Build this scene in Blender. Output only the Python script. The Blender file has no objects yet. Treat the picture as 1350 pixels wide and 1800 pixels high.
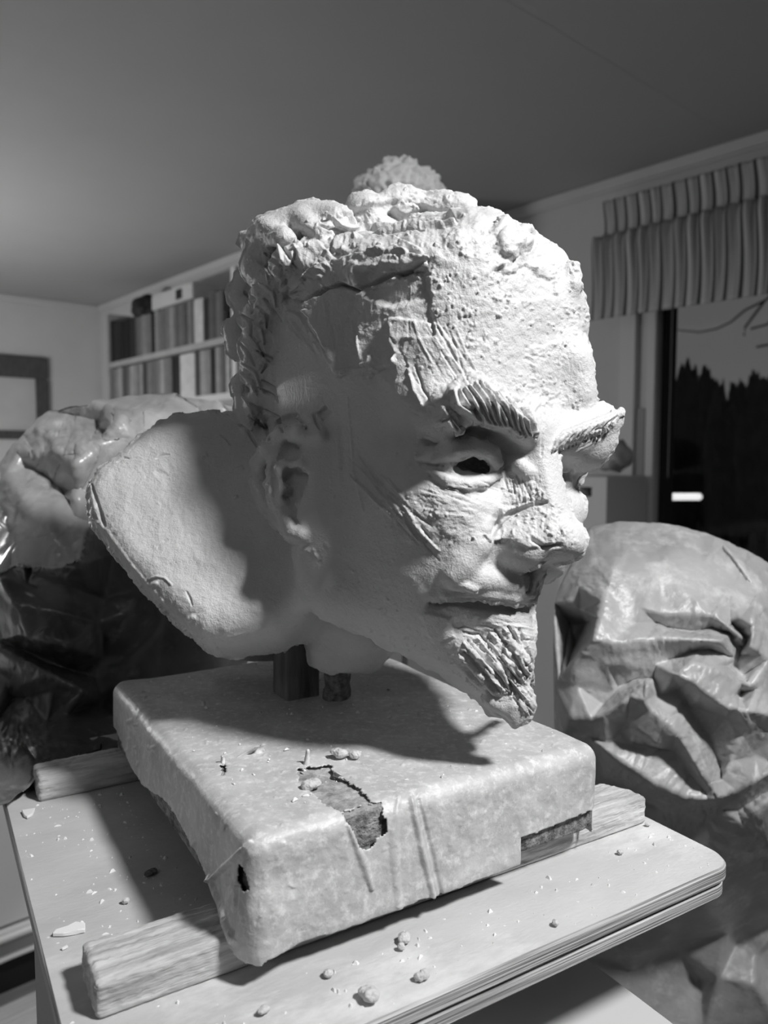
import bpy, bmesh, math, random
import numpy as np
from mathutils import Vector, Matrix, geometry

# ------------------------------------------------------------------ camera
SC = bpy.context.scene
COL = SC.collection
PITCH = math.atan(100 / 1350.0)
CAM = np.array([0.0, 0.0, 1.30])
cam_data = bpy.data.cameras.new('camera')
cam = bpy.data.objects.new('camera', cam_data)
COL.objects.link(cam)
cam.location = CAM
cam.rotation_euler = (math.pi / 2 - PITCH, 0, 0)
cam_data.sensor_fit = 'VERTICAL'
cam_data.sensor_height = 36.0
cam_data.sensor_width = 27.0
cam_data.lens = 27.0
cam_data.clip_start = 0.02
cam_data.clip_end = 200
cam_data.dof.use_dof = True
cam_data.dof.focus_distance = 0.43
cam_data.dof.aperture_fstop = 10.0
SC.camera = cam

# ------------------------------------------------------------------ light
SC.view_settings.view_transform = 'Standard'
SC.view_settings.look = 'None'
SC.view_settings.gamma = 1.0
SC.view_settings.use_curve_mapping = False
SC.view_settings.exposure = 0.0

world = bpy.data.worlds.new('dusk_sky')
SC.world = world
world.use_nodes = True
wt = world.node_tree
bgn = wt.nodes['Background']
tcw = wt.nodes.new('ShaderNodeTexCoord')
sepw = wt.nodes.new('ShaderNodeSeparateXYZ')
rampw = wt.nodes.new('ShaderNodeValToRGB')
rampw.color_ramp.elements[0].position = 0.0
rampw.color_ramp.elements[0].color = (0.105, 0.105, 0.105, 1)
rampw.color_ramp.elements[1].position = 0.5
rampw.color_ramp.elements[1].color = (0.06, 0.06, 0.06, 1)
wt.links.new(tcw.outputs['Generated'], sepw.inputs[0])
wt.links.new(sepw.outputs['Z'], rampw.inputs['Fac'])
wt.links.new(rampw.outputs['Color'], bgn.inputs['Color'])
bgn.inputs['Strength'].default_value = 1.0


def lamp(name, kind, loc, target, energy, size=0.1, spot=None):
    ld = bpy.data.lights.new(name, kind)
    ld.energy = energy
    if kind == 'AREA':
        ld.shape = 'DISK'
        ld.size = size
    else:
        ld.shadow_soft_size = size
    o = bpy.data.objects.new(name, ld)
    COL.objects.link(o)
    o.location = loc
    d = Vector(target) - Vector(loc)
    o.rotation_euler = d.to_track_quat('-Z', 'Y').to_euler()
    return o


key = lamp('work_lamp', 'AREA', (0.622, -0.03, 2.06), (0.04, 0.46, 1.2), 8.9, 0.15)
key.data.spread = math.radians(125)
lamp('corner_lamp', 'POINT', (-2.55, 2.9, 1.3), (0, 0, 0), 60.0, 0.12)
left = lamp('chest_fill', 'SPOT', (-1.35, -0.1, 2.25), (-1.0, 1.6, 0.35), 150.0, 0.06)  # unseen spot, added to brighten the white chest at the left
left.data.spot_size = math.radians(52)
left.data.spot_blend = 0.6
lamp('rear_fill', 'AREA', (-0.9, -1.2, 2.3), (-0.4, 0.6, 0.9), 3.2, 0.5)  # added fill behind the camera, stands in for soft ambient room light


# ------------------------------------------------------------------ pixel rays (1350 x 1800 frame) used to place points at a real distance
_F = np.array([0, math.cos(PITCH), -math.sin(PITCH)])
_U = np.array([0, math.sin(PITCH), math.cos(PITCH)])


def ray(px, py):
    return np.array([(px - 675) / 1350.0, 0, 0]) + _F - (py - 900) / 1350.0 * _U


def at(px, py, depth):
    return CAM + ray(px, py) * depth


def onz(px, py, z):
    d = ray(px, py)
    return CAM + d * ((z - CAM[2]) / d[2])


def onplane(px, py, n, c):
    d = ray(px, py)
    n = np.asarray(n)
    return CAM + d * ((c - n @ CAM) / (n @ d))


def project(p):
    q = p - CAM
    zc = q @ _F
    return 675 + 1350 * q[:, 0] / zc, 900 - 1350 * (q @ _U) / zc, zc


# ------------------------------------------------------------------ materials
def mat(name, col, rough=0.6, spec=0.5, noise=None, bump=None, stretch=None, sss=0.0, coat=0.0, mix=None, grain=None):
    """noise = (scale, dark, light, detail)  bump = [(scale, strength_m), ...]  mix = (scale, other colour, lo, hi)"""
    m = bpy.data.materials.new(name)
    m.use_nodes = True
    nt = m.node_tree
    b = nt.nodes['Principled BSDF']
    b.inputs['Base Color'].default_value = (col, col, col, 1)
    b.inputs['Roughness'].default_value = rough
    b.inputs['Specular IOR Level'].default_value = spec
    if coat:
        b.inputs['Coat Weight'].default_value = coat
        b.inputs['Coat Roughness'].default_value = 0.2
    tc = nt.nodes.new('ShaderNodeTexCoord')
    vec = tc.outputs['Object']
    if stretch:
        mp = nt.nodes.new('ShaderNodeMapping')
        mp.inputs['Scale'].default_value = stretch
        nt.links.new(vec, mp.inputs['Vector'])
        vec = mp.outputs['Vector']
    if grain:                           # (angle of the grain about z, stretch along it)
        mp = nt.nodes.new('ShaderNodeMapping')
        mp.vector_type = 'TEXTURE'
        mp.inputs['Rotation'].default_value = (0, 0, math.radians(grain[0]))
        mp.inputs['Scale'].default_value = (grain[1], 1, 1)
        nt.links.new(vec, mp.inputs['Vector'])
        vec = mp.outputs['Vector']
    colour = None
    if noise:
        n = nt.nodes.new('ShaderNodeTexNoise')
        n.inputs['Scale'].default_value = noise[0]
        n.inputs['Detail'].default_value = noise[3] if len(noise) > 3 else 4
        n.inputs['Roughness'].default_value = 0.65
        nt.links.new(vec, n.inputs['Vector'])
        r = nt.nodes.new('ShaderNodeValToRGB')
        r.color_ramp.elements[0].position = 0.3
        r.color_ramp.elements[1].position = 0.7
        r.color_ramp.elements[0].color = (noise[1],) * 3 + (1,)
        r.color_ramp.elements[1].color = (noise[2],) * 3 + (1,)
        nt.links.new(n.outputs['Fac'], r.inputs['Fac'])
        colour = r.outputs['Color']
    if mix:
        n2 = nt.nodes.new('ShaderNodeTexNoise')
        n2.inputs['Scale'].default_value = mix[0]
        n2.inputs['Detail'].default_value = 8
        n2.inputs['Roughness'].default_value = 0.7
        nt.links.new(vec, n2.inputs['Vector'])
        r2 = nt.nodes.new('ShaderNodeValToRGB')
        r2.color_ramp.elements[0].position = mix[2]
        r2.color_ramp.elements[1].position = mix[3]
        r2.color_ramp.elements[0].color = (0, 0, 0, 1)
        r2.color_ramp.elements[1].color = (1, 1, 1, 1)
        nt.links.new(n2.outputs['Fac'], r2.inputs['Fac'])
        mx = nt.nodes.new('ShaderNodeMix')
        mx.data_type = 'RGBA'
        nt.links.new(r2.outputs['Color'], mx.inputs['Factor'])
        if colour:
            nt.links.new(colour, mx.inputs[6])
        else:
            mx.inputs[6].default_value = (col, col, col, 1)
        mx.inputs[7].default_value = (mix[1],) * 3 + (1,)
        colour = mx.outputs[2]
    if colour:
        nt.links.new(colour, b.inputs['Base Color'])
    if bump:
        prev = None
        for sc, st in bump:
            n = nt.nodes.new('ShaderNodeTexNoise')
            n.inputs['Scale'].default_value = sc
            n.inputs['Detail'].default_value = 4
            n.inputs['Roughness'].default_value = 0.6
            nt.links.new(vec, n.inputs['Vector'])
            bp = nt.nodes.new('ShaderNodeBump')
            bp.inputs['Strength'].default_value = 1.0
            bp.inputs['Distance'].default_value = st
            nt.links.new(n.outputs['Fac'], bp.inputs['Height'])
            if prev:
                nt.links.new(prev, bp.inputs['Normal'])
            prev = bp.outputs['Normal']
        nt.links.new(prev, b.inputs['Normal'])
    return m


def emit(name, col, strength):
    m = bpy.data.materials.new(name)
    m.use_nodes = True
    b = m.node_tree.nodes['Principled BSDF']
    b.inputs['Base Color'].default_value = (col, col, col, 1)
    b.inputs['Emission Color'].default_value = (col, col, col, 1)
    b.inputs['Emission Strength'].default_value = strength
    return m


M = {}
M['clay'] = mat('clay', 0.56, 0.48, 0.4, noise=(30, 0.52, 0.6), bump=[(320, 0.0008), (1100, 0.0003)])
M['plaster_wall'] = mat('plaster_wall', 0.56, 0.9, 0.2, noise=(3, 0.54, 0.58))
M['ceiling_board'] = mat('ceiling_board', 0.4, 0.9, 0.2, noise=(2, 0.39, 0.41))
M['floor_board'] = mat('floor_board', 0.4, 0.5, 0.3, noise=(9, 0.36, 0.5), stretch=(9, 1, 1))
M['white_paint'] = mat('white_paint', 0.62, 0.5, 0.3)
M['grey_paint'] = mat('grey_paint', 0.3, 0.6, 0.3)
M['shelf_board'] = mat('shelf_board', 0.36, 0.6, 0.3, noise=(8, 0.32, 0.4))
M['dark_wood'] = mat('dark_wood', 0.07, 0.5, 0.3, noise=(14, 0.05, 0.1), stretch=(1, 6, 1))
M['paper'] = mat('paper', 0.5, 0.8, 0.2, noise=(5, 0.47, 0.53))
M['raw_wood'] = mat('raw_wood', 0.16, 0.8, 0.2, noise=(60, 0.07, 0.3), stretch=(1, 1, 0.12), bump=[(220, 0.0012)])
M['board_wood'] = mat('board_wood', 0.12, 0.85, 0.2, noise=(200, 0.02, 0.42, 8), stretch=(1, 0.35, 1), bump=[(320, 0.002)])
M['dusty_ply'] = mat('dusty_ply', 0.55, 0.75, 0.25, noise=(16, 0.45, 0.6, 8), grain=(31.1, 2.2), mix=(9, 0.68, 0.56, 0.66), bump=[(500, 0.0003)])
M['dusty_batten'] = mat('dusty_batten', 0.55, 0.85, 0.2, noise=(150, 0.26, 0.68, 8), grain=(31.1, 9), mix=(60, 0.7, 0.5, 0.7), bump=[(190, 0.0022)])
M['plastic_film'] = mat('plastic_film', 0.42, 0.42, 0.45, noise=(40, 0.42, 0.60, 8), mix=(190, 0.78, 0.5, 0.72), bump=[(130, 0.0004), (600, 0.0002)])
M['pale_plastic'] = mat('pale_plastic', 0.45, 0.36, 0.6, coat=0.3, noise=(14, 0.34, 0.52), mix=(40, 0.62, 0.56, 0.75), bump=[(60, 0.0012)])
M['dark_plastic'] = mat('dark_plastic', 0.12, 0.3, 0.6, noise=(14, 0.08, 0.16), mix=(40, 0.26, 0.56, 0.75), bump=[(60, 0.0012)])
M['grey_plastic'] = mat('grey_plastic', 0.22, 0.42, 0.6, noise=(16, 0.32, 0.46), mix=(34, 0.62, 0.52, 0.72), bump=[(60, 0.0012)])
M['dark_clay'] = mat('dark_clay', 0.12, 0.7, 0.3, noise=(200, 0.06, 0.2))
M['dusty_core'] = mat('dusty_core', 0.4, 0.9, 0.2, noise=(120, 0.16, 0.52, 6), bump=[(300, 0.0012)])
M['pale_grit'] = mat('pale_grit', 0.78, 0.9, 0.1)
M['petal'] = mat('petal', 0.78, 0.95, 0.1, noise=(60, 0.74, 0.82))
M['black'] = mat('black', 0.02, 0.6, 0.3)
M['glass'] = None
M['foliage'] = mat('foliage', 0.02, 0.9, 0.1, noise=(3, 0.01, 0.035))
M['lamp_glow'] = emit('lamp_glow', 1.0, 0.8)


def ply_material():
    m = bpy.data.materials.new('ply_edge')
    m.use_nodes = True
    nt = m.node_tree
    b = nt.nodes['Principled BSDF']
    b.inputs['Roughness'].default_value = 0.75
    tc = nt.nodes.new('ShaderNodeTexCoord')
    sp = nt.nodes.new('ShaderNodeSeparateXYZ')
    nt.links.new(tc.outputs['Object'], sp.inputs[0])
    mp = nt.nodes.new('ShaderNodeMapping')
    mp.inputs['Scale'].default_value = (12, 12, 900)
    n = nt.nodes.new('ShaderNodeTexNoise')
    n.inputs['Scale'].default_value = 1.0
    n.inputs['Detail'].default_value = 5
    nt.links.new(tc.outputs['Object'], mp.inputs['Vector'])
    nt.links.new(mp.outputs['Vector'], n.inputs['Vector'])
    r = nt.nodes.new('ShaderNodeValToRGB')
    r.color_ramp.elements[0].position = 0.35
    r.color_ramp.elements[1].position = 0.62
    r.color_ramp.elements[0].color = (0.16, 0.16, 0.16, 1)
    r.color_ramp.elements[1].color = (0.6, 0.6, 0.6, 1)
    nt.links.new(n.outputs['Fac'], r.inputs['Fac'])
    nt.links.new(r.outputs['Color'], b.inputs['Base Color'])
    bp = nt.nodes.new('ShaderNodeBump')
    bp.inputs['Distance'].default_value = 0.0008
    nt.links.new(n.outputs['Fac'], bp.inputs['Height'])
    nt.links.new(bp.outputs['Normal'], b.inputs['Normal'])
    return m


M['ply_edge'] = ply_material()


# ------------------------------------------------------------------ objects
def thing(name, label, cat, loc=(0, 0, 0), group=None, kind=None):
    o = bpy.data.objects.new(name, None)
    COL.objects.link(o)
    o.location = loc
    o.empty_display_size = 0.02
    o['label'] = label
    o['category'] = cat
    if group:
        o['group'] = group
    if kind:
        o['kind'] = kind
    return o


def tag(o, label, cat, group=None):
    o['label'] = label
    o['category'] = cat
    if group:
        o['group'] = group
    return o


def link(name, me, m, parent=None):
    o = bpy.data.objects.new(name, me)
    COL.objects.link(o)
    if m is not None and not me.materials:
        me.materials.append(m)
    if parent is not None:
        o.parent = parent
        # geometry is given in world coordinates: keep it there
        o.matrix_parent_inverse = Matrix.Translation(-Vector(parent.location))
    return o


def np_mesh(name, v, faces, smooth=True):
    """v (n,3), faces (m,k) with one k"""
    me = bpy.data.meshes.new(name)
    v = np.ascontiguousarray(v, dtype=np.float32)
    faces = np.ascontiguousarray(faces, dtype=np.int32)
    k = faces.shape[1]
    me.vertices.add(len(v))
    me.vertices.foreach_set('co', v.ravel())
    me.loops.add(faces.size)
    me.loops.foreach_set('vertex_index', faces.ravel())
    me.polygons.add(len(faces))
    me.polygons.foreach_set('loop_start', np.arange(0, faces.size, k, dtype=np.int32))
    me.polygons.foreach_set('use_smooth', np.full(len(faces), smooth))
    me.update()
    me.validate()
    return me


def bm_obj(name, bm, m, parent=None, smooth=False):
    me = bpy.data.meshes.new(name)
    bmesh.ops.recalc_face_normals(bm, faces=bm.faces)
    bm.to_mesh(me)
    bm.free()
    if smooth:
        for p in me.polygons:
            p.use_smooth = True
    return link(name, me, m, parent)


def frame(origin, ax, ay, az=(0, 0, 1)):
    ax, ay, az = Vector(ax).normalized(), Vector(ay).normalized(), Vector(az).normalized()
    m = Matrix.Identity(4)
    for i, a in enumerate((ax, ay, az)):
        for j in range(3):
            m[j][i] = a[j]
    for j in range(3):
        m[j][3] = origin[j]
    return m


def add_box(bm, lo, hi, fr=None, bevel=0.0, seg=2):
    lo, hi = Vector(lo), Vector(hi)
    r = bmesh.ops.create_cube(bm, size=1.0)
    vs = r['verts']
    c, s = (lo + hi) / 2, hi - lo
    for v in vs:
        v.co = Vector((v.co.x * s.x, v.co.y * s.y, v.co.z * s.z)) + c
    if bevel:
        es = list({e for v in vs for e in v.link_edges})
        rb = bmesh.ops.bevel(bm, geom=es, offset=bevel, segments=seg, affect='EDGES', clamp_overlap=True)
        vs = list({v for f in rb['faces'] for v in f.verts} | {v for v in vs if v.is_valid})
    if fr is not None:
        bmesh.ops.transform(bm, matrix=fr, verts=vs)
    return vs


def box(name, lo, hi, m, fr=None, parent=None, bevel=0.0, seg=2, smooth=False):
    bm = bmesh.new()
    add_box(bm, lo, hi, fr, bevel, seg)
    return bm_obj(name, bm, m, parent, smooth)


# ------------------------------------------------------------------ noise
_rng = np.random.RandomState(7)
_perm = np.concatenate([_rng.permutation(256)] * 3).astype(np.int32)
_grad = _rng.normal(size=(256, 3)).astype(np.float32)
_grad /= np.linalg.norm(_grad, axis=1)[:, None]


def perlin(p):
    p = np.asarray(p, dtype=np.float32)
    i = np.floor(p).astype(np.int32)
    f = p - i
    i &= 255
    w = f * f * f * (f * (f * 6 - 15) + 10)
    out = 0
    for dx in (0, 1):
        wx = w[:, 0] if dx else 1 - w[:, 0]
        hx = _perm[i[:, 0] + dx]
        for dy in (0, 1):
            wy = w[:, 1] if dy else 1 - w[:, 1]
            hy = _perm[hx + i[:, 1] + dy]
            for dz in (0, 1):
                wz = w[:, 2] if dz else 1 - w[:, 2]
                g = _grad[_perm[hy + i[:, 2] + dz]]
                d = g[:, 0] * (f[:, 0] - dx) + g[:, 1] * (f[:, 1] - dy) + g[:, 2] * (f[:, 2] - dz)
                out = out + wx * wy * wz * d
    return out * 1.5


def fbm(p, oct=3):
    a, s, o = 1.0, 1.0, 0
    for k in range(oct):
        o = o + a * perlin(p * s + 17.3 * k)
        a *= 0.5
        s *= 2.03
    return o


def ridged(p, oct=3):
    a, s, o = 1.0, 1.0, 0
    for k in range(oct):
        o = o + a * (1 - 2 * np.abs(perlin(p * s + 31.7 * k)))
        a *= 0.5
        s *= 2.1
    return o


# ------------------------------------------------------------------ volume sculpting (signed distance grid -> surface)
class Sculpt:
    def __init__(self, lo, hi, h, origin=(0, 0, 0), axes=np.eye(3)):
        self.h = h
        self.lo = np.array(lo, float)
        self.n = np.ceil((np.array(hi) - self.lo) / h).astype(int) + 1
        self.d = np.full(self.n, 0.05, np.float32)
        self.o = np.array(origin, float)
        self.A = np.array(axes, float)          # columns: local axes in world

    def w2l(self, p):
        return (np.asarray(p) - self.o) @ self.A

    def l2w(self, p):
        return np.asarray(p) @ self.A.T + self.o

    def _reg(self, lo, hi):
        a = np.clip(np.floor((lo - self.lo) / self.h).astype(int), 0, self.n)
        b = np.clip(np.ceil((hi - self.lo) / self.h).astype(int) + 1, 0, self.n)
        sl = tuple(slice(i, j) for i, j in zip(a, b))
        g = [(np.arange(a[k], b[k]) * self.h + self.lo[k]).astype(np.float32) for k in range(3)]
        return sl, g[0][:, None, None], g[1][None, :, None], g[2][None, None, :]

    def _op(self, sl, b, k, mode):
        a = self.d[sl]
        if a.size == 0:
            return
        if mode == 'add':
            r = np.minimum(a, b)
            if k:
                r = r - np.maximum(k - np.abs(a - b), 0) ** 2 / (4 * k)
        else:
            b = -b
            r = np.maximum(a, b)
            if k:
                r = r + np.maximum(k - np.abs(a - b), 0) ** 2 / (4 * k)
        self.d[sl] = r

    def ell(self, c, rad, k=0.01, mode='add', rot=None):
        c, rad = np.array(c, float), np.array(rad, float)
        m = (rad.max() if rot is not None else rad) + k + 0.008
        sl, x, y, z = self._reg(c - m, c + m)
        x, y, z = x - c[0], y - c[1], z - c[2]
        if rot is not None:
            x, y, z = (rot[0, i] * x + rot[1, i] * y + rot[2, i] * z for i in range(3))
        k0 = np.sqrt((x / rad[0]) ** 2 + (y / rad[1]) ** 2 + (z / rad[2]) ** 2)
        k1 = np.sqrt((x / rad[0] ** 2) ** 2 + (y / rad[1] ** 2) ** 2 + (z / rad[2] ** 2) ** 2)
        self._op(sl, k0 * (k0 - 1) / np.maximum(k1, 1e-6), k, mode)

    def cone(self, a, b, r1, r2, k=0.01, mode='add'):
        a, b = np.array(a, float), np.array(b, float)
        m = max(r1, r2) + k + 0.006
        sl, x, y, z = self._reg(np.minimum(a, b) - m, np.maximum(a, b) + m)
        ba = b - a
        L = max(ba @ ba, 1e-12)
        x, y, z = x - a[0], y - a[1], z - a[2]
        t = np.clip((x * ba[0] + y * ba[1] + z * ba[2]) / L, 0, 1)
        d = np.sqrt((x - t * ba[0]) ** 2 + (y - t * ba[1]) ** 2 + (z - t * ba[2]) ** 2) - (r1 + (r2 - r1) * t)
        self._op(sl, d, k, mode)

    def chain(self, pts, rad, k=0.004, mode='add'):
        for i in range(len(pts) - 1):
            self.cone(pts[i], pts[i + 1], rad[i], rad[i + 1], k, mode)

    def rbox(self, c, half, rr, k=0.01, mode='add', rot=None):
        c, half = np.array(c, float), np.array(half, float)
        m = (np.linalg.norm(half) if rot is not None else half) + k + 0.006
        sl, x, y, z = self._reg(c - m, c + m)
        x, y, z = x - c[0], y - c[1], z - c[2]
        if rot is not None:
            x, y, z = (rot[0, i] * x + rot[1, i] * y + rot[2, i] * z for i in range(3))
        q = [np.abs(v) - (hh - rr) for v, hh in zip((x, y, z), half)]
        d = np.sqrt(sum(np.maximum(v, 0) ** 2 for v in q)) + np.minimum(np.maximum(np.maximum(q[0], q[1]), q[2]), 0) - rr
        self._op(sl, d, k, mode)

    def prism(self, poly, o, ex, ey, ez, z0, z1, rr, k=0.01, mode='add'):
        """polygon (in the plane o,ex,ey) extruded from z0 to z1 along ez, edges rounded by rr"""
        poly = np.array(poly, float)
        lo2, hi2 = poly.min(0) - 0.05, poly.max(0) + 0.05
        s = 0.001
        gx = np.arange(lo2[0], hi2[0], s)
        gy = np.arange(lo2[1], hi2[1], s)
        X, Y = np.meshgrid(gx, gy, indexing='ij')
        D = poly_sdf(poly, X, Y).astype(np.float32)
        corners = np.array([o + ex * a + ey * b + ez * c for a in (lo2[0], hi2[0]) for b in (lo2[1], hi2[1]) for c in (z0 - 0.02, z1 + 0.02)])
        sl, x, y, z = self._reg(corners.min(0), corners.max(0))
        x, y, z = x - o[0], y - o[1], z - o[2]
        u = x * ex[0] + y * ex[1] + z * ex[2]
        v = x * ey[0] + y * ey[1] + z * ey[2]
        w = x * ez[0] + y * ez[1] + z * ez[2]
        iu = np.clip(((u - lo2[0]) / s).astype(np.int32), 0, len(gx) - 1)
        iv = np.clip(((v - lo2[1]) / s).astype(np.int32), 0, len(gy) - 1)
        q0 = D[iu, iv] + rr
        q1 = np.abs(w - (z0 + z1) / 2) - ((z1 - z0) / 2 - rr)
        d = np.sqrt(np.maximum(q0, 0) ** 2 + np.maximum(q1, 0) ** 2) + np.minimum(np.maximum(q0, q1), 0) - rr
        self._op(sl, d, k, mode)

    def sample(self, p):
        q = (p - self.lo) / self.h
        i = np.floor(q).astype(int)
        ok = np.all((i >= 0) & (i < self.n - 1), axis=-1)
        i = np.clip(i, 0, self.n - 2)
        f = np.clip(q - i, 0, 1)
        out = 0
        for dx in (0, 1):
            for dy in (0, 1):
                for dz in (0, 1):
                    w = (f[..., 0] if dx else 1 - f[..., 0]) * (f[..., 1] if dy else 1 - f[..., 1]) * (f[..., 2] if dz else 1 - f[..., 2])
                    out = out + w * self.d[i[..., 0] + dx, i[..., 1] + dy, i[..., 2] + dz]
        return np.where(ok, out, 0.05)

    def hit(self, pix, off=0.0, default=0.47):
        """first surface point along each ray, in local coordinates; off > 0 lifts it towards the viewer"""
        t = np.arange(0.28, 0.68, 0.0012)
        res = []
        offs = off if np.ndim(off) else [off] * len(pix)
        for (px, py), of in zip(pix, offs):
            d = ray(px, py)
            s = self.sample(self.w2l(CAM + d[None, :] * t[:, None]))
            j = np.argmax(s < 0)
            tt = default if s[j] >= 0 else t[j] - 0.0012 * (-s[j]) / max(s[j - 1] - s[j], 1e-9)
            res.append(self.w2l(CAM + d * (tt - of)))
        return np.array(res)

    def tube(self, pix, rad, off=0.0, k=0.003, mode='add', default=0.47):
        pts = self.hit(pix, off, default)
        if not np.ndim(rad):
            rad = [rad] * len(pix)
        if len(pts) == 1:
            self.cone(pts[0], pts[0] + 1e-5, rad[0], rad[0], k, mode)
        else:
            self.chain(pts, rad, k, mode)

    def surface(self):
        d, h = self.d, self.h
        s = d < 0
        cnt = np.zeros(self.n - 1, np.int8)
        for dx in (0, 1):
            for dy in (0, 1):
                for dz in (0, 1):
                    cnt += s[dx:self.n[0] - 1 + dx, dy:self.n[1] - 1 + dy, dz:self.n[2] - 1 + dz]
        cells = np.argwhere((cnt > 0) & (cnt < 8)).astype(np.int32)
        idx = np.full(self.n - 1, -1, np.int32)
        idx[tuple(cells.T)] = np.arange(len(cells))
        vals = {}
        for c in np.ndindex(2, 2, 2):
            vals[c] = d[cells[:, 0] + c[0], cells[:, 1] + c[1], cells[:, 2] + c[2]]
        acc = np.zeros((len(cells), 3))
        num = np.zeros(len(cells))
        for ax in range(3):
            for c in np.ndindex(2, 2, 2):
                if c[ax]:
                    continue
                e = list(c)
                e[ax] = 1
                a, b = vals[c], vals[tuple(e)]
                x = (a < 0) != (b < 0)
                t = np.where(x, a / np.where(x, a - b, 1), 0)
                p = np.tile(np.array(c, float), (len(cells), 1))
                p[:, ax] = t
                acc += p * x[:, None]
                num += x
        v = (cells + acc / num[:, None]) * h + self.lo
        quads = []
        for ax in range(3):
            o1, o2 = [(1, 2), (2, 0), (0, 1)][ax]
            sa = [slice(1, -1)] * 3
            sb = [slice(1, -1)] * 3
            sa[ax] = slice(0, -1)
            sb[ax] = slice(1, None)
            A, B = s[tuple(sa)], s[tuple(sb)]
            e = np.argwhere(A != B)
            base = e.copy()
            for k in range(3):
                if k != ax:
                    base[:, k] += 1
            flip = A[tuple(e.T)]

            def cell(da, db):
                q = base.copy()
                q[:, o1] -= da
                q[:, o2] -= db
                return idx[tuple(q.T)]
            q = np.stack([cell(1, 1), cell(0, 1), cell(0, 0), cell(1, 0)], 1)
            q[~flip] = q[~flip][:, ::-1]
            quads.append(q)
        q = np.concatenate(quads)
        q = q[(q >= 0).all(1)]
        return v, q


def poly_sdf(poly, X, Y):
    d = np.full(X.shape, 1e9)
    ins = np.zeros(X.shape, bool)
    n = len(poly)
    for i in range(n):
        a, b = poly[i], poly[(i + 1) % n]
        e = b - a
        t = np.clip(((X - a[0]) * e[0] + (Y - a[1]) * e[1]) / max(e @ e, 1e-12), 0, 1)
        d = np.minimum(d, (X - a[0] - t * e[0]) ** 2 + (Y - a[1] - t * e[1]) ** 2)
        if a[1] != b[1]:
            c = ((a[1] > Y) != (b[1] > Y)) & (X < (b[0] - a[0]) * (Y - a[1]) / (b[1] - a[1]) + a[0])
            ins ^= c
    d = np.sqrt(d)
    return np.where(ins, -d, d)


def edges_of(q):
    k = q.shape[1]
    e = np.concatenate([q[:, [i, (i + 1) % k]] for i in range(k)])
    e.sort(axis=1)
    key = e[:, 0].astype(np.int64) * (q.max() + 1) + e[:, 1]
    u, inv = np.unique(key, return_inverse=True)
    return np.stack([u // (q.max() + 1), u % (q.max() + 1)], 1), inv.reshape(k, -1).T


def smooth_mesh(v, q, it=1, f=0.5):
    e, _ = edges_of(q)
    n = len(v)
    deg = np.bincount(e.ravel(), minlength=n).astype(float)
    for _ in range(it):
        s = np.zeros_like(v)
        for k in range(3):
            s[:, k] = np.bincount(e[:, 0], v[e[:, 1], k], n) + np.bincount(e[:, 1], v[e[:, 0], k], n)
        v = v + f * (s / np.maximum(deg, 1)[:, None] - v)
    return v


def subdivide(v, q):
    e, inv = edges_of(q)
    n, m = len(v), len(e)
    V = np.concatenate([v, (v[e[:, 0]] + v[e[:, 1]]) / 2, v[q].mean(1)])
    f = n + m + np.arange(len(q))
    m_ = n + inv
    Q = np.concatenate([np.stack([q[:, i], m_[:, i], f, m_[:, i - 1]], 1) for i in range(4)])
    return V, Q


def normals(v, q):
    a, b = v[q[:, 2]] - v[q[:, 0]], v[q[:, 3 % q.shape[1]]] - v[q[:, 1]] if q.shape[1] == 4 else v[q[:, 1]] - v[q[:, 0]]
    c = np.cross(a, b) if q.shape[1] == 4 else np.cross(b, a)
    n = np.zeros_like(v)
    for k in range(3):
        for j in range(q.shape[1]):
            n[:, k] += np.bincount(q[:, j], c[:, k], len(v))
    return n / np.maximum(np.linalg.norm(n, axis=1), 1e-12)[:, None]


# ------------------------------------------------------------------ the room
WD = np.array([-0.659, 0.752, 0])      # along the back walls, away to the left
WN = np.array([0.752, 0.659, 0])       # out through the back walls
C_BOOK, C_WIN, C_LEFT = 2.125, 2.64, -5.39
CEIL = 2.35


def room_pt(s, c, z=0.0):
    """s along the back wall to the right, c towards the back"""
    return WN * c - WD * s + np.array([0, 0, z])


def struct(o):
    o['kind'] = 'structure'
    return o


RF = frame((0, 0, 0), -WD, WN)         # local x to the right along the back wall, y towards it
S_LEFT = -((WN * C_BOOK) @ WD) - 5.39  # placeholder, replaced below
# corner of left wall and bookcase wall
_corner = onz(190, 540, CEIL)
S_CORNER = float(-(_corner @ WD))
S_STEP = float(-(onplane(640, 800, WN, C_BOOK) @ WD))
floor_ = struct(box('floor', (S_CORNER - 0.1, -3.2, -0.06), (4.2, 4.2, -0.012), M['dark_wood'], RF))
_bm = bmesh.new()
add_box(_bm, (0, -3.1, -0.012), (0.138, C_WIN, 0), None, 0.0015, 1)
_me = bpy.data.meshes.new('floor_plank')
_bm.to_mesh(_me)
_bm.free()
_me.materials.append(M['floor_board'])
for _k in range(int((4.1 - S_CORNER) / .14)):
    _o = bpy.data.objects.new('floor_plank', _me)
    COL.objects.link(_o)
    _o.parent = floor_
    _o.matrix_world = RF @ Matrix.Translation((S_CORNER + .001 + .14 * _k, 0, 0))
ceil = struct(box('ceiling', (S_CORNER - 0.1, -3.2, CEIL), (4.2, 4.2, CEIL + 0.08), M['ceiling_board'], RF))
struct(box('wall_left', (S_CORNER - 0.1, -3.2, 0), (S_CORNER, 2.9, CEIL), M['plaster_wall'], RF))
struct(box('wall_back', (S_CORNER - 0.1, C_BOOK, 0), (S_STEP, C_BOOK + 0.1, CEIL), M['plaster_wall'], RF))
struct(box('wall_step', (S_STEP - 0.1, C_BOOK + 0.1, 0), (S_STEP, C_WIN + 0.1, CEIL), M['plaster_wall'], RF))
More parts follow.
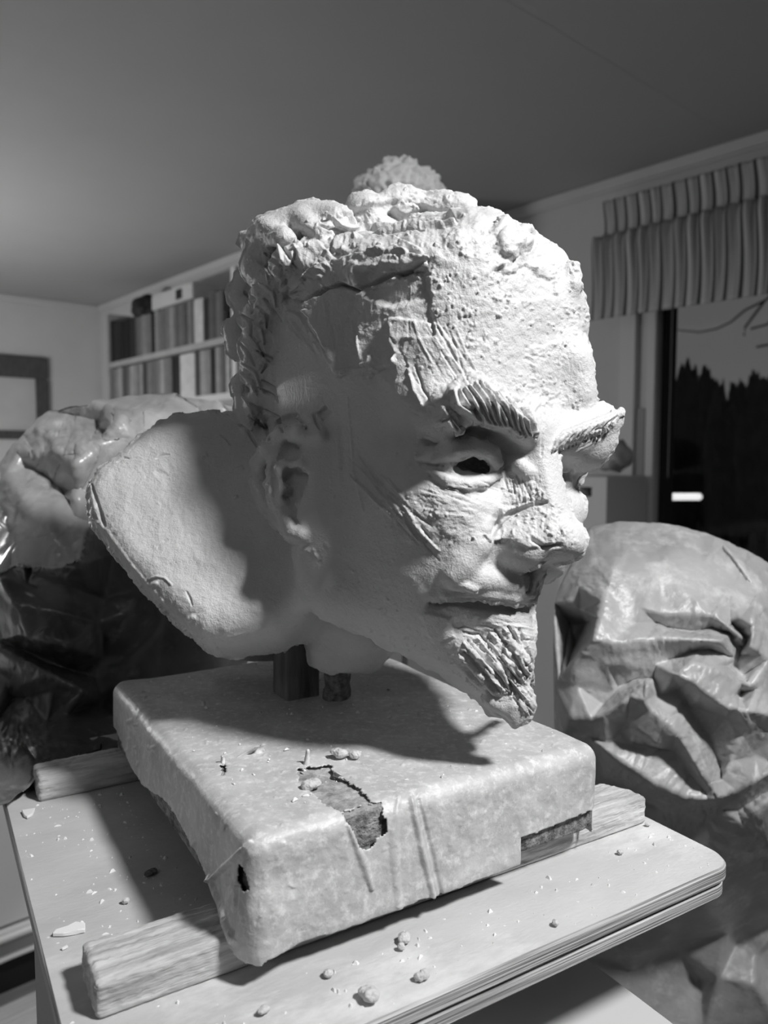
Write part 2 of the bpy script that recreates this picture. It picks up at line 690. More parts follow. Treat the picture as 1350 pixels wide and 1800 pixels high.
struct(box('wall_right', (4.1, -3.2, 0), (4.2, C_WIN + 0.1, CEIL), M['plaster_wall'], RF))
struct(box('wall_front', (S_CORNER - 0.1, -3.2, 0), (4.2, -3.1, CEIL), M['plaster_wall'], RF))
# cornice strips under the ceiling and the faint joints between ceiling boards
struct(box('trim_1', (S_CORNER, C_BOOK - 0.02, CEIL - 0.05), (S_STEP, C_BOOK, CEIL), M['plaster_wall'], RF, bevel=0.008))
struct(box('trim_2', (S_STEP, C_WIN - 0.02, CEIL - 0.05), (4.1, C_WIN, CEIL), M['plaster_wall'], RF, bevel=0.008))
struct(box('trim_3', (S_CORNER, -3.1, CEIL - 0.05), (S_CORNER + 0.02, C_BOOK, CEIL), M['plaster_wall'], RF, bevel=0.008))
_a = onz(100, 60, CEIL)
_b = onz(1000, 70, CEIL)
sa, ca = -(_a @ WD), _a @ WN
sb, cb = -(_b @ WD), _b @ WN
struct(box('trim_4', (S_CORNER, ca - 0.007, CEIL - 0.0004), (4.1, ca + 0.007, CEIL), M['ceiling_board'], RF))
struct(box('trim_5', (sb - 0.007, -3.1, CEIL - 0.0004), (sb + 0.007, 2.6, CEIL), M['ceiling_board'], RF))

# window wall with its opening
_wl = onplane(1152, 850, WN, C_WIN)
S_WL = float(-(_wl @ WD))
Z_WT, Z_WB = 1.98, 0.75
S_WR = S_WL + 1.5
bm = bmesh.new()
add_box(bm, (S_STEP, C_WIN, 0), (S_WL, C_WIN + 0.1, CEIL), RF)
add_box(bm, (S_WR, C_WIN, 0), (4.2, C_WIN + 0.1, CEIL), RF)
add_box(bm, (S_WL, C_WIN, Z_WT), (S_WR, C_WIN + 0.1, CEIL), RF)
add_box(bm, (S_WL, C_WIN, 0), (S_WR, C_WIN + 0.1, Z_WB), RF)
struct(bm_obj('wall_window', bm, M['plaster_wall']))
win = struct(bpy.data.objects.new('window_1', None))
COL.objects.link(win)
win.location = room_pt(S_WL, C_WIN, Z_WB)
J = 0.045
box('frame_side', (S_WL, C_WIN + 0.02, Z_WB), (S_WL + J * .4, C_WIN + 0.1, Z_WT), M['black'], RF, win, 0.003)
box('frame_side', (S_WR - J, C_WIN + 0.02, Z_WB), (S_WR, C_WIN + 0.1, Z_WT), M['white_paint'], RF, win, 0.003)
box('frame_top', (S_WL, C_WIN + 0.02, Z_WT - J), (S_WR, C_WIN + 0.1, Z_WT), M['white_paint'], RF, win, 0.003)
box('frame_bottom', (S_WL, C_WIN + 0.02, Z_WB), (S_WR, C_WIN + 0.1, Z_WB + J), M['white_paint'], RF, win, 0.003)
gm = bpy.data.materials.new('window_glass')
gm.use_nodes = True
_b = gm.node_tree.nodes['Principled BSDF']
_b.inputs['Base Color'].default_value = (1, 1, 1, 1)
_b.inputs['Transmission Weight'].default_value = 1.0
_b.inputs['Roughness'].default_value = 0.0
_b.inputs['IOR'].default_value = 1.2
box('glass_pane', (S_WL + J * .4, C_WIN + 0.055, Z_WB + J), (S_WR - J, C_WIN + 0.059, Z_WT - J), gm, RF, win)
# casing boards round the opening
cas = [(1136, 1152, .02, 'white_paint'), (1118, 1135, .012, 'grey_paint'), (1088, 1117, .02, 'white_paint')]
for i, (x0, x1, dpt, m_) in enumerate(cas):
    a, b = (-(onplane(x, 850, WN, C_WIN) @ WD) for x in (x0, x1))
    top = Z_WT + 0.05 if i != 1 else onplane(1126, 718, WN, C_WIN)[2]
    struct(box('trim_%d' % (6 + i), (a, C_WIN - dpt, 0.1), (b, C_WIN, top), M[m_], RF, bevel=0.004))

# valance : gathered striped fabric in two tiers
vm = bpy.data.materials.new('striped_fabric')
vm.use_nodes = True
nt = vm.node_tree
bs = nt.nodes['Principled BSDF']
bs.inputs['Roughness'].default_value = 0.9
bs.inputs['Specular IOR Level'].default_value = 0.1
uvn = nt.nodes.new('ShaderNodeUVMap')
sx = nt.nodes.new('ShaderNodeSeparateXYZ')
nt.links.new(uvn.outputs['UV'], sx.inputs[0])
fr_ = nt.nodes.new('ShaderNodeMath')
fr_.operation = 'FRACT'
nt.links.new(sx.outputs['X'], fr_.inputs[0])
rp = nt.nodes.new('ShaderNodeValToRGB')
rp.color_ramp.interpolation = 'LINEAR'
els = rp.color_ramp.elements
els[0].position, els[0].color = 0.0, (.05, .05, .05, 1)
els[1].position, els[1].color = 0.16, (.05, .05, .05, 1)
for p_, c_ in ((0.22, .5), (0.40, .62), (0.62, .55), (0.66, .16), (0.70, .45), (0.84, .4), (0.9, .1), (1.0, .07)):
    e_ = els.new(p_)
    e_.color = (c_, c_, c_, 1)
nt.links.new(fr_.outputs[0], rp.inputs['Fac'])
nt.links.new(rp.outputs['Color'], bs.inputs['Base Color'])


def cloth_tier(name, s0, s1, c, z0, z1, period, amp, flare, parent):
    nx, nz = int((s1 - s0) / period * 14), 16
    V, Q, UV = [], [], []
    for j in range(nz + 1):
        t = j / nz
        for i in range(nx + 1):
            s = s0 + (s1 - s0) * i / nx
            ph = (s - s0) / period
            sway = 0.35 * period * math.sin(t * 2.4 + 0.5) + 0.004 * math.sin(ph * 2.1)
            d = amp * (0.25 + 0.75 * t) * math.sin(2 * math.pi * ph + 0.6 * math.sin(ph * 1.3)) + flare * math.sin(min(1, (1 - t) * 6) * math.pi / 2)
            p = room_pt(s + sway * (1 - t) * 0.6 + sway * 0.4, c - 0.02 - d, z0 + (z1 - z0) * t)
            V.append(p)
            UV.append((ph, t))
    for j in range(nz):
        for i in range(nx):
            a = j * (nx + 1) + i
            Q.append((a, a + 1, a + nx + 2, a + nx + 1))
    me = np_mesh(name, V, Q)
    uv = me.uv_layers.new(name='uv')
    UV = np.array(UV, np.float32)
    li = np.empty(len(me.loops), np.int32)
    me.loops.foreach_get('vertex_index', li)
    uv.data.foreach_set('uv', UV[li].ravel())
    o = link(name, me, vm, parent)
    sol = o.modifiers.new('cloth', 'SOLIDIFY')
    sol.thickness = 0.002
    return o


CV = C_WIN - 0.10
pl = [onplane(x, y, WN, CV) for x, y in ((1066, 352), (1048, 420), (1044, 566))]
z_top, z_mid, z_bot = pl[0][2], pl[1][2], pl[2][2]
s_v = float(-(pl[2] @ WD))
val = thing('window_valance', 'striped gathered fabric valance hanging above the dark window', 'curtain', room_pt(s_v + .8, CV, z_top))
per = 0.046
cloth_tier('upper_tier', s_v + 0.02, s_v + 1.75, CV + 0.03, z_mid - 0.02, z_top, per, 0.005, 0.0, val)
cloth_tier('lower_tier', s_v, s_v + 1.75, CV, z_bot, z_mid, per, 0.010, 0.012, val)
box('curtain_rail', (s_v + 0.03, CV + 0.03, z_top - 0.03), (s_v + 1.75, C_WIN, z_top - 0.005), M['dark_wood'], RF, val, 0.003)

# small pale things beside the window
b0 = room_pt(0, 0)
p = onplane(1035, 930, WN, C_WIN - 0.30)
s0, s1 = (float(-(onplane(x, 880, WN, C_WIN - .30) @ WD)) for x in (985, 1066))
z0, z1 = p[2] - 0.35, onplane(1040, 838, WN, C_WIN - .30)[2]
cb_ = thing('white_cabinet', 'small white cabinet with a square dark opening beside the window', 'cabinet', room_pt(s0, C_WIN - .2, 0))
h0, h1 = (float(-(onplane(x, 870, WN, C_WIN - .30) @ WD)) for x in (1018, 1040))
zh0, zh1 = onplane(1030, 873, WN, C_WIN - .30)[2], onplane(1030, 856, WN, C_WIN - .30)[2]
bm = bmesh.new()
add_box(bm, (s0, C_WIN - .30, 0), (h0, C_WIN - .04, z1), RF)
add_box(bm, (h1, C_WIN - .30, 0), (s1, C_WIN - .04, z1), RF)
add_box(bm, (h0, C_WIN - .30, zh1), (h1, C_WIN - .04, z1), RF)
add_box(bm, (h0, C_WIN - .30, 0), (h1, C_WIN - .04, zh0), RF)
bm_obj('body', bm, M['white_paint'], cb_)
box('recess', (h0, C_WIN - .10, zh0), (h1, C_WIN - .06, zh1), M['black'], RF, cb_)


def lump(c, rad, seed, amp=.25, sub=3, fr=2.2, squash=1.0):
    bm = bmesh.new()
    bmesh.ops.create_icosphere(bm, subdivisions=sub, radius=1.0)
    v = np.array([x.co[:] for x in bm.verts])
    n = fbm(v * fr + seed * 3.7, 3)[:, None]
    v = v * (1 + amp * n) * np.array([1, 1, squash]) * rad + np.array(c)
    for x, co in zip(bm.verts, v):
        x.co = co
    return bm


pc = onplane(1078, 800, WN, C_WIN - 0.2)
bm = lump((pc[0], pc[1], z1 + 0.075), 0.062, 4, 0.4)
tag(bm_obj('crumpled_cloth', bm, M['paper'], None, True), 'pale crumpled cloth lying on the small white cabinet', 'cloth')

# outside : hedge, trees, far lit strip, ground
struct(box('ground', (-8, C_WIN + 1.0, -0.6), (40, 60, -0.5), M['foliage'], RF))
tr = random.Random(5)
TREES = [(1140, 700, 13), (1202, 652, 13), (1266, 690, 13.8), (1326, 668, 13), (1392, 630, 13), (1458, 640, 13), (1172, 672, 14.6), (1236, 664, 14.6), (1296, 684, 14.6), (1362, 640, 14.6), (1428, 660, 14.6)]
TREE_LABELS = ['leftmost low dark tree close to the window frame', 'tall dark tree, second from the window frame in the front row', 'low dark tree under the dip of the tree line',
               'broad dark tree, fourth from the window frame in the front row', 'tall dark tree at the right edge of the view through the window', 'dark tree beyond the right edge of the window view',
               'far dark tree between the two leftmost front trees', 'far dark tree behind the second and third front trees', 'far low dark tree behind the dip of the tree line',
               'far tall dark tree toward the right edge of the window', 'far dark tree at the extreme right of the window']
for k, (px, ty, d_) in enumerate(TREES):
    base = at(px, 800, d_)
    h_ = at(px, ty, d_)[2] + .5
    t = thing('garden_tree', TREE_LABELS[k], 'tree', (base[0], base[1], -0.5), group='dark trees in the garden')
    bm = bmesh.new()
    bmesh.ops.create_icosphere(bm, subdivisions=5, radius=1.0)
    v = np.array([x.co[:] for x in bm.verts])
    v = v * (1 + .22 * fbm(v * 2.5 + k * 5.1, 3) + .10 * ridged(v * 9 + k, 3))[:, None] * np.array([.25, .25, h_ * .42]) + np.array([base[0], base[1], -0.5 + h_ * .56])
    for x, co in zip(bm.verts, v):
        x.co = co
    bm_obj('crown', bm, M['foliage'], t, True)
    bm = bmesh.new()
    bmesh.ops.create_cone(bm, segments=10, radius1=.09, radius2=.06, depth=h_ * .4, cap_ends=True, matrix=Matrix.Translation((base[0], base[1], -0.5 + h_ * .2)))
    bm_obj('trunk', bm, M['dark_wood'], t)
hb = at(1100, 735, 16.0)
he = at(1560, 715, 16.0)
bm = bmesh.new()
add_box(bm, (hb[0], 15.6, -.5), (he[0], 16.4, hb[2]))
bmesh.ops.subdivide_edges(bm, edges=bm.edges[:], cuts=24, use_grid_fill=True)
v = np.array([x.co[:] for x in bm.verts])
for x, dz in zip(bm.verts, fbm(v * 1.4, 3)):
    if x.co.z > 0:
        x.co.z += .35 * float(dz)
hg = tag(bm_obj('hedge', bm, M['foliage'], None, True), 'black hedge mass closing the garden behind the trees', 'hedge')


def curve_tube(name, pts, r, m, parent=None, taper=None, seg=10):
    """round bar swept along a path, as a mesh"""
    pts = np.array(pts, float)
    V, Q = [], []
    for i, c in enumerate(pts):
        d = pts[min(i + 1, len(pts) - 1)] - pts[max(i - 1, 0)]
        d /= np.linalg.norm(d)
        u = np.cross(d, [0, 0, 1.0] if abs(d[2]) < .9 else [1.0, 0, 0])
        u /= np.linalg.norm(u)
        w = np.cross(d, u)
        rr = r * (taper[i] if taper else 1)
        for k in range(seg):
            a = 2 * math.pi * k / seg
            V.append(c + rr * (math.cos(a) * u + math.sin(a) * w))
    n = len(pts)
    for i in range(n - 1):
        for k in range(seg):
            Q.append((i * seg + k, i * seg + (k + 1) % seg, (i + 1) * seg + (k + 1) % seg, (i + 1) * seg + k))
    for i in (0, n - 1):
        V.append(pts[i])
        for k in range(0, seg, 2):
            Q.append((len(V) - 1, i * seg + k, i * seg + (k + 1) % seg, i * seg + (k + 2) % seg))
    me = np_mesh(name, V, Q)
    bm = bmesh.new()
    bm.from_mesh(me)
    bmesh.ops.recalc_face_normals(bm, faces=bm.faces)
    bm.to_mesh(me)
    bm.free()
    return link(name, me, m, parent)


br = thing('bare_tree', 'thin bare branches of a tree drooping across the grey sky outside the window', 'tree', at(1420, 800, 7) * np.array([1, 1, 0]) + np.array([0, 0, -.5]))
curve_tube('trunk', [tuple(at(1440, 800, 7) * np.array([1, 1, 0]) + np.array([0, 0, -.5])), tuple(at(1440, 560, 7)), tuple(at(1400, 480, 7))], .06, M['dark_wood'], br)
for q in ([(1400, 480), (1345, 528), (1310, 545), (1285, 566), (1260, 578), (1230, 584), (1190, 580)], [(1345, 528), (1310, 575), (1308, 590)], [(1400, 500), (1350, 570), (1320, 578)],
          [(1440, 600), (1380, 600), (1330, 610)]):
    curve_tube('branch', [tuple(at(a, b, 7)) for a, b in q], .012, M['dark_wood'], br, [1 - .09 * i for i in range(len(q))])
pa, pb = at(1170, 873, 6.0), at(1232, 873, 6.0)
lm = thing('garden_lamp', 'bright horizontal strip light glowing in the dark garden', 'lamp', (float(pa[0]), float(pa[1]), -.5))
bm = bmesh.new()
add_box(bm, (pa[0], pa[1] - .04, pa[2] - .025), (pb[0], pa[1] + .04, pa[2] + .025), None, .012)
bm_obj('light_tube', bm, M['lamp_glow'], lm)
box('post', (pa[0] + .02, pa[1] - .03, -.5), (pa[0] + .08, pa[1] + .03, pa[2] - .025), M['black'], None, lm, .004)

# ------------------------------------------------------------------ framed board on the left wall
LN = np.array([0.659, -0.752, 0])
CL = float(LN @ _corner)


def leftwall(px, py, off=0.0):
    return onplane(px, py, LN, CL + off)


tp, bt = leftwall(82, 630), leftwall(82, 775)
c_r = float(tp @ WN)
zt = float(tp[2])
zb = float(leftwall(82, 773)[2])
LF = RF
pic = thing('framed_notice', 'framed pale notice with a wide dark frame on the left wall', 'picture', room_pt(S_CORNER, c_r - .5, zb))
inn_r = float(leftwall(62, 700) @ WN)
z_i1 = float(leftwall(40, 665)[2])
z_i0 = float(leftwall(40, 757)[2])
w_ = 1.0
x0, x1 = S_CORNER, S_CORNER + .035
box('frame_rail', (x0, c_r - w_, z_i1), (x1, c_r, zt), M['dark_wood'], RF, pic, .008)
box('frame_rail', (x0, c_r - w_, zb), (x1, c_r, z_i0), M['dark_wood'], RF, pic, .008)
box('frame_stile', (x0, inn_r, z_i0), (x1, c_r, z_i1), M['dark_wood'], RF, pic, .008)
box('frame_stile', (x0, c_r - w_, z_i0), (x1, c_r - w_ + (c_r - inn_r), z_i1), M['dark_wood'], RF, pic, .008)
box('notice_sheet', (x0, c_r - w_ + .03, z_i0), (x0 + .012, inn_r, z_i1), M['paper'], RF, pic)
box('backing', (x0, c_r - w_ + .01, zb + .01), (x0 + .006, c_r - .01, zt - .01), M['dark_wood'], RF, pic)

# ------------------------------------------------------------------ wall bookcase and its books
CF = C_BOOK - 0.24                     # front edge of the shelves


def bk(px, py, c=None):
    p = onplane(px, py, WN, CF if c is None else c)
    return float(-(p @ WD)), float(p[2])


sL = bk(189, 640)[0]
sU, _ = bk(411, 640)
z1s = bk(300, 613)[1]                  # upper shelf, top face edge
z2s = bk(300, 702)[1]                  # lower shelf
zbt = bk(411, 487)[1]
s_end = S_STEP - .01
bc = thing('bookcase', 'pale wall-mounted bookcase full of books in the far left corner', 'bookcase', room_pt((sL + s_end) / 2, C_BOOK - .12, z2s - .03))
box('side_panel', (sL, CF, z2s - .03), (sL + .018, C_BOOK, z1s + .30), M['shelf_board'], RF, bc, .002)
box('upright', (sU - .02, CF, z2s), (sU + .022, C_BOOK - .012, zbt + .05), M['white_paint'], RF, bc, .002)
box('side_panel', (s_end - .02, CF, z2s - .03), (s_end, C_BOOK, z1s + .30), M['shelf_board'], RF, bc, .002)
TH = .032
box('shelf', (sL + .018, CF, z1s - TH), (sU - .02, C_BOOK - .012, z1s), M['shelf_board'], RF, bc, .002)
box('shelf', (sU + .022, CF, z1s - TH - .05), (s_end - .02, C_BOOK - .012, z1s - .05), M['shelf_board'], RF, bc, .002)
box('shelf', (sL + .018, CF, z2s - TH), (s_end - .02, C_BOOK - .012, z2s), M['white_paint'], RF, bc, .002)
box('back_panel', (sL + .002, C_BOOK - .012, z2s - .03), (s_end, C_BOOK, z1s + .28), M['dark_wood'], RF, bc)

ORD = ['leftmost', 'second', 'third', 'fourth', 'fifth', 'sixth', 'seventh', 'eighth', 'ninth', 'tenth', 'eleventh', 'twelfth', 'thirteenth', 'fourteenth', 'fifteenth',
       'sixteenth', 'seventeenth', 'eighteenth', 'nineteenth', 'twentieth', 'twenty-first', 'twenty-second', 'twenty-third', 'twenty-fourth', 'twenty-fifth']
cover_mats = {}


def cover(t):
    k = round(t, 2)
    if k not in cover_mats:
        cover_mats[k] = mat('book_cover', k, 0.6, 0.3, noise=(20, k * .85, min(1, k * 1.15)))
    return cover_mats[k]


def tone_word(t):
    return 'black' if t < .04 else 'dark grey' if t < .12 else 'grey' if t < .25 else 'light grey' if t < .4 else 'white'


def book(s0, s1, z, h, tone, label, group, depth=.15, tilt=0.0, setback=.012):
    w = (s1 - s0) / 2
    fr = RF @ Matrix.Translation((s0 + w, CF + setback, z))
    t = thing('book', label, 'book', tuple(fr.translation), group)
    e = .0012
    w -= e
    bm = bmesh.new()
    th = min(.0035, w * .3)
    add_box(bm, (-w, .003, 0), (-w + th, depth, h), fr)
    add_box(bm, (w - th, .003, 0), (w, depth, h), fr)
    # rounded spine
    ring = [(-w + 2 * w * i / 6, .003 - .006 * math.sin(math.pi * i / 6)) for i in range(7)]
    lo = [bm.verts.new(fr @ Vector((x, y, 0))) for x, y in ring] + [bm.verts.new(fr @ Vector((w, .006, 0))), bm.verts.new(fr @ Vector((-w, .006, 0)))]
    hi = [bm.verts.new(fr @ Vector((x, y, h))) for x, y in ring] + [bm.verts.new(fr @ Vector((w, .006, h))), bm.verts.new(fr @ Vector((-w, .006, h)))]
    n = len(lo)
    for i in range(n):
        bm.faces.new((lo[i], lo[(i + 1) % n], hi[(i + 1) % n], hi[i]))
    bm.faces.new(hi)
    bm.faces.new(lo[::-1])
    bm_obj('cover', bm, cover(tone), t)
    box('page_block', (-w + th, .007, .004), (w - th, depth - .004, h - .005), M['paper'], fr, t)
    return t


# zoomed photograph pixels: x/5+180 ; (left, right, top, tone)
U_ROW = [(66, 105, 520, .012), (105, 150, 525, .018), (150, 200, 520, .01), (200, 245, 505, .014), (245, 290, 500, .02), (290, 318, 490, .10), (318, 345, 485, .15), (345, 385, 470, .22), (385, 428, 462, .16),
         (428, 462, 455, .015), (462, 486, 430, .26), (486, 515, 430, .18), (515, 560, 410, .13), (560, 598, 400, .17), (598, 618, 395, .3), (618, 642, 390, .2), (642, 672, 380, .1), (672, 700, 372, .15),
         (700, 726, 365, .12), (726, 750, 352, .07), (750, 778, 345, .2), (778, 806, 338, .12), (806, 888, 325, .5), (888, 938, 322, .02), (938, 972, 262, .11), (972, 1002, 255, .08), (1002, 1030, 262, .17),
         (1030, 1062, 250, .12), (1062, 1100, 440, .02)]
L_ROW = [(70, 95, 935, .13), (95, 122, 930, .2), (122, 165, 925, .32), (165, 212, 930, .08), (212, 236, 905, .16), (236, 262, 900, .34), (262, 294, 897, .26), (294, 320, 890, .17), (320, 345, 885, .3), (345, 384, 880, .05),
         (384, 425, 860, .17), (425, 472, 850, .14), (472, 505, 840, .2), (505, 530, 835, .38), (530, 566, 830, .2), (566, 602, 825, .16), (602, 640, 800, .012), (640, 674, 795, .02), (674, 806, 765, .55),
         (806, 850, 760, .05), (850, 905, 735, .3), (905, 945, 728, .24), (945, 990, 712, .012), (990, 1018, 705, .34), (1018, 1044, 700, .22), (1044, 1080, 695, .1), (1080, 1112, 690, .45)]
for rows, zz, nm, other in ((U_ROW, z1s, 'upper', 'lower'), (L_ROW, z2s, 'lower', 'upper')):
    for i, (a, b, t_, tone) in enumerate(rows):
        s0 = bk(180 + a / 5, 620, CF + .012)[0]
        s1 = bk(180 + b / 5, 620, CF + .012)[0]
        z_t = bk(180 + (a + b) / 10, 460 + t_ / 5, CF + .012)[1]
        h_ = min(max(z_t - zz, .12), .33)
        if nm == 'lower':
            h_ = min(h_, z1s - TH - zz - .01)
        s0 = max(s0, sL + .02)
        n_ = ORD[i] if i < len(ORD) else ORD[i - len(ORD)]
        if i < 15:
            pos = ('%s book' % n_) if i == 0 else ('%s book from the left end' % n_)
        else:
            j = len(rows) - 1 - i
            pos = 'book standing against the upright' if j == 0 else '%s book to the left of the upright' % (ORD[j] if j else '')
        lab = '%s %s on the %s bookcase shelf' % (tone_word(tone), pos, nm)
        book(s0, s1, zz, h_, tone, lab, 'books on the %s shelf' % nm)
# books past the upright, half hidden by the clay head
for i, (a, b, h_, tone) in enumerate([(.03, .07, .24, .16), (.07, .115, .22, .22), (.115, .15, .23, .12)]):
    book(sU + a, sU + b, z1s - .05, h_, tone, '%s book on the upper shelf, %s to the right of the upright' % (tone_word(tone), ('first', 'second', 'third')[i]), 'books right of the upright')
for i, (a, b, h_, tone) in enumerate([(.03, .07, .2, .2), (.07, .11, .21, .3), (.11, .15, .2, .14)]):
    book(sU + a, sU + b, z2s, h_, tone, '%s book on the lower shelf, %s to the right of the upright' % (tone_word(tone), ('first', 'second', 'third')[i]), 'books right of the upright')
# things lying on top of the upper row
ztop = max(z1s + .22, bk(300, 540)[1])
sA, sB = bk(262, 540)[0], bk(334, 520)[0]
zA = bk(300, 535)[1]
bx = thing('pale_box', 'pale flat box with a dark round hole lying on the upper row of books', 'box', room_pt((sA + sB) / 2, CF + .09, zA))
box('carton', (sA, CF + .015, zA + .004), (sB, CF + .17, zA + .085), M['paper'], RF, bx, .004)
box('dark_label', (sA + (sB - sA) * .62, CF + .012, zA + .02), (sA + (sB - sA) * .76, CF + .016, zA + .07), M['black'], RF, bx, .001)
pk = bk(232, 545)
bm = lump(room_pt(pk[0], CF + .1, pk[1] + .01), .095, 9, .22, 4, 1.6, .85)
tag(bm_obj('woollen_hat', bm, M['black'], None, True), 'dark rounded hat lying on the left end of the upper books', 'hat')

# ruffled flower head on a tall stem behind the bust
pz = at(702, 352, 1.22)
lt = thing('dried_flower', 'pale grey ruffled flower head on a tall stem behind the clay crown', 'flower', (pz[0], pz[1], 0))
bm = bmesh.new()
bmesh.ops.create_icosphere(bm, subdivisions=6, radius=1.0)
v = np.array([x.co[:] for x in bm.verts])
n = .08 * perlin(v * 2.2 + 3.3) + .22 * np.abs(perlin(v * 4.2 + 1.1)) + .08 * np.abs(perlin(v * 11))
v = v * (.92 + n)[:, None] * np.array([.072, .072, .056]) + pz
for x, co in zip(bm.verts, v):
    x.co = co
bm_obj('flower_head', bm, M['petal'], lt, True)
curve_tube('stem', [(pz[0], pz[1], .30), (pz[0] + .012, pz[1], .8), (pz[0] + .006, pz[1], 1.3), (pz[0], pz[1], pz[2] - .03)], .005, M['dark_wood'], lt)
bm = bmesh.new()
prof = [(.0, 0), (.07, 0), (.085, .03), (.10, .16), (.08, .28), (.045, .36), (.05, .40), (.042, .40), (.036, .36), (.0, .34)]
rings_ = []
for r_, z_ in prof:
    rings_.append([bm.verts.new((pz[0] + max(r_, .0005) * math.cos(k * math.pi / 12), pz[1] + max(r_, .0005) * math.sin(k * math.pi / 12), z_)) for k in range(24)])
for r0_, r1_ in zip(rings_[:-1], rings_[1:]):
    for k in range(24):
        bm.faces.new((r0_[k], r0_[(k + 1) % 24], r1_[(k + 1) % 24], r1_[k]))
bm_obj('vase', bm, M['grey_paint'], lt, True)

# ------------------------------------------------------------------ pale cabinet low at the left
q = at(20, 1640, 1.75)
zc_ = float(q[2])
QF = frame((q[0], q[1], 0), WN, -LN)
wc = thing('white_chest', 'low white chest with a rounded bottom ledge, left of the modelling stand', 'chest', (q[0], q[1], 0))
box('front_panel', (-.8, 0, zc_ + .012), (.7, .45, .85), M['white_paint'], QF, wc, .012)
box('ledge', (-.8, -.022, zc_ - .010), (.7, .45, zc_ + .014), M['white_paint'], QF, wc, .009, 3)
box('lower_panel', (-.8, .006, zc_ - .055), (.7, .45, zc_ - .010), M['grey_paint'], QF, wc, .004)
box('plinth', (-.78, .12, 0), (.68, .44, zc_ - .055), M['black'], QF, wc)
curve_tube('bottom_rim', [tuple(QF @ Vector((x_, .012, zc_ - .058 - .02 * max(0, -x_) ** .7))) for x_ in (-.8, -.4, -.2, -.1, 0, .1, .3, .7)], .010, M['white_paint'], wc)


# ------------------------------------------------------------------ the clay bust
PHI, ROLL = math.radians(40), math.radians(3.5)
_hf = np.array([math.sin(PHI), -math.cos(PHI), 0])
_hr = np.array([-math.cos(PHI), -math.sin(PHI), 0])
_hz = np.array([0, 0, 1.0])
HEAD_O = np.array([0.0137, 0.489, 1.295])
HEAD_A = np.stack([_hf, math.cos(ROLL) * _hr + math.sin(ROLL) * _hz, math.cos(ROLL) * _hz - math.sin(ROLL) * _hr], 1)
mm = 0.001
BROW = [[(770, 742), (785, 735), (795, 750)], [(782, 722), (792, 735), (806, 752)], [(800, 690), (806, 712), (830, 727)], [(808, 686), (820, 706), (838, 735)],
        [(818, 682), (838, 710), (852, 737)], [(826, 678), (848, 706), (862, 740)], [(836, 672), (856, 702), (872, 743)], [(846, 675), (870, 708), (880, 742)],
        [(858, 686), (876, 710), (892, 745)], [(872, 690), (890, 715), (905, 755)], [(886, 698), (904, 722), (914, 760)], [(900, 708), (914, 732), (922, 757)],
        [(912, 718), (926, 740), (932, 762)]]


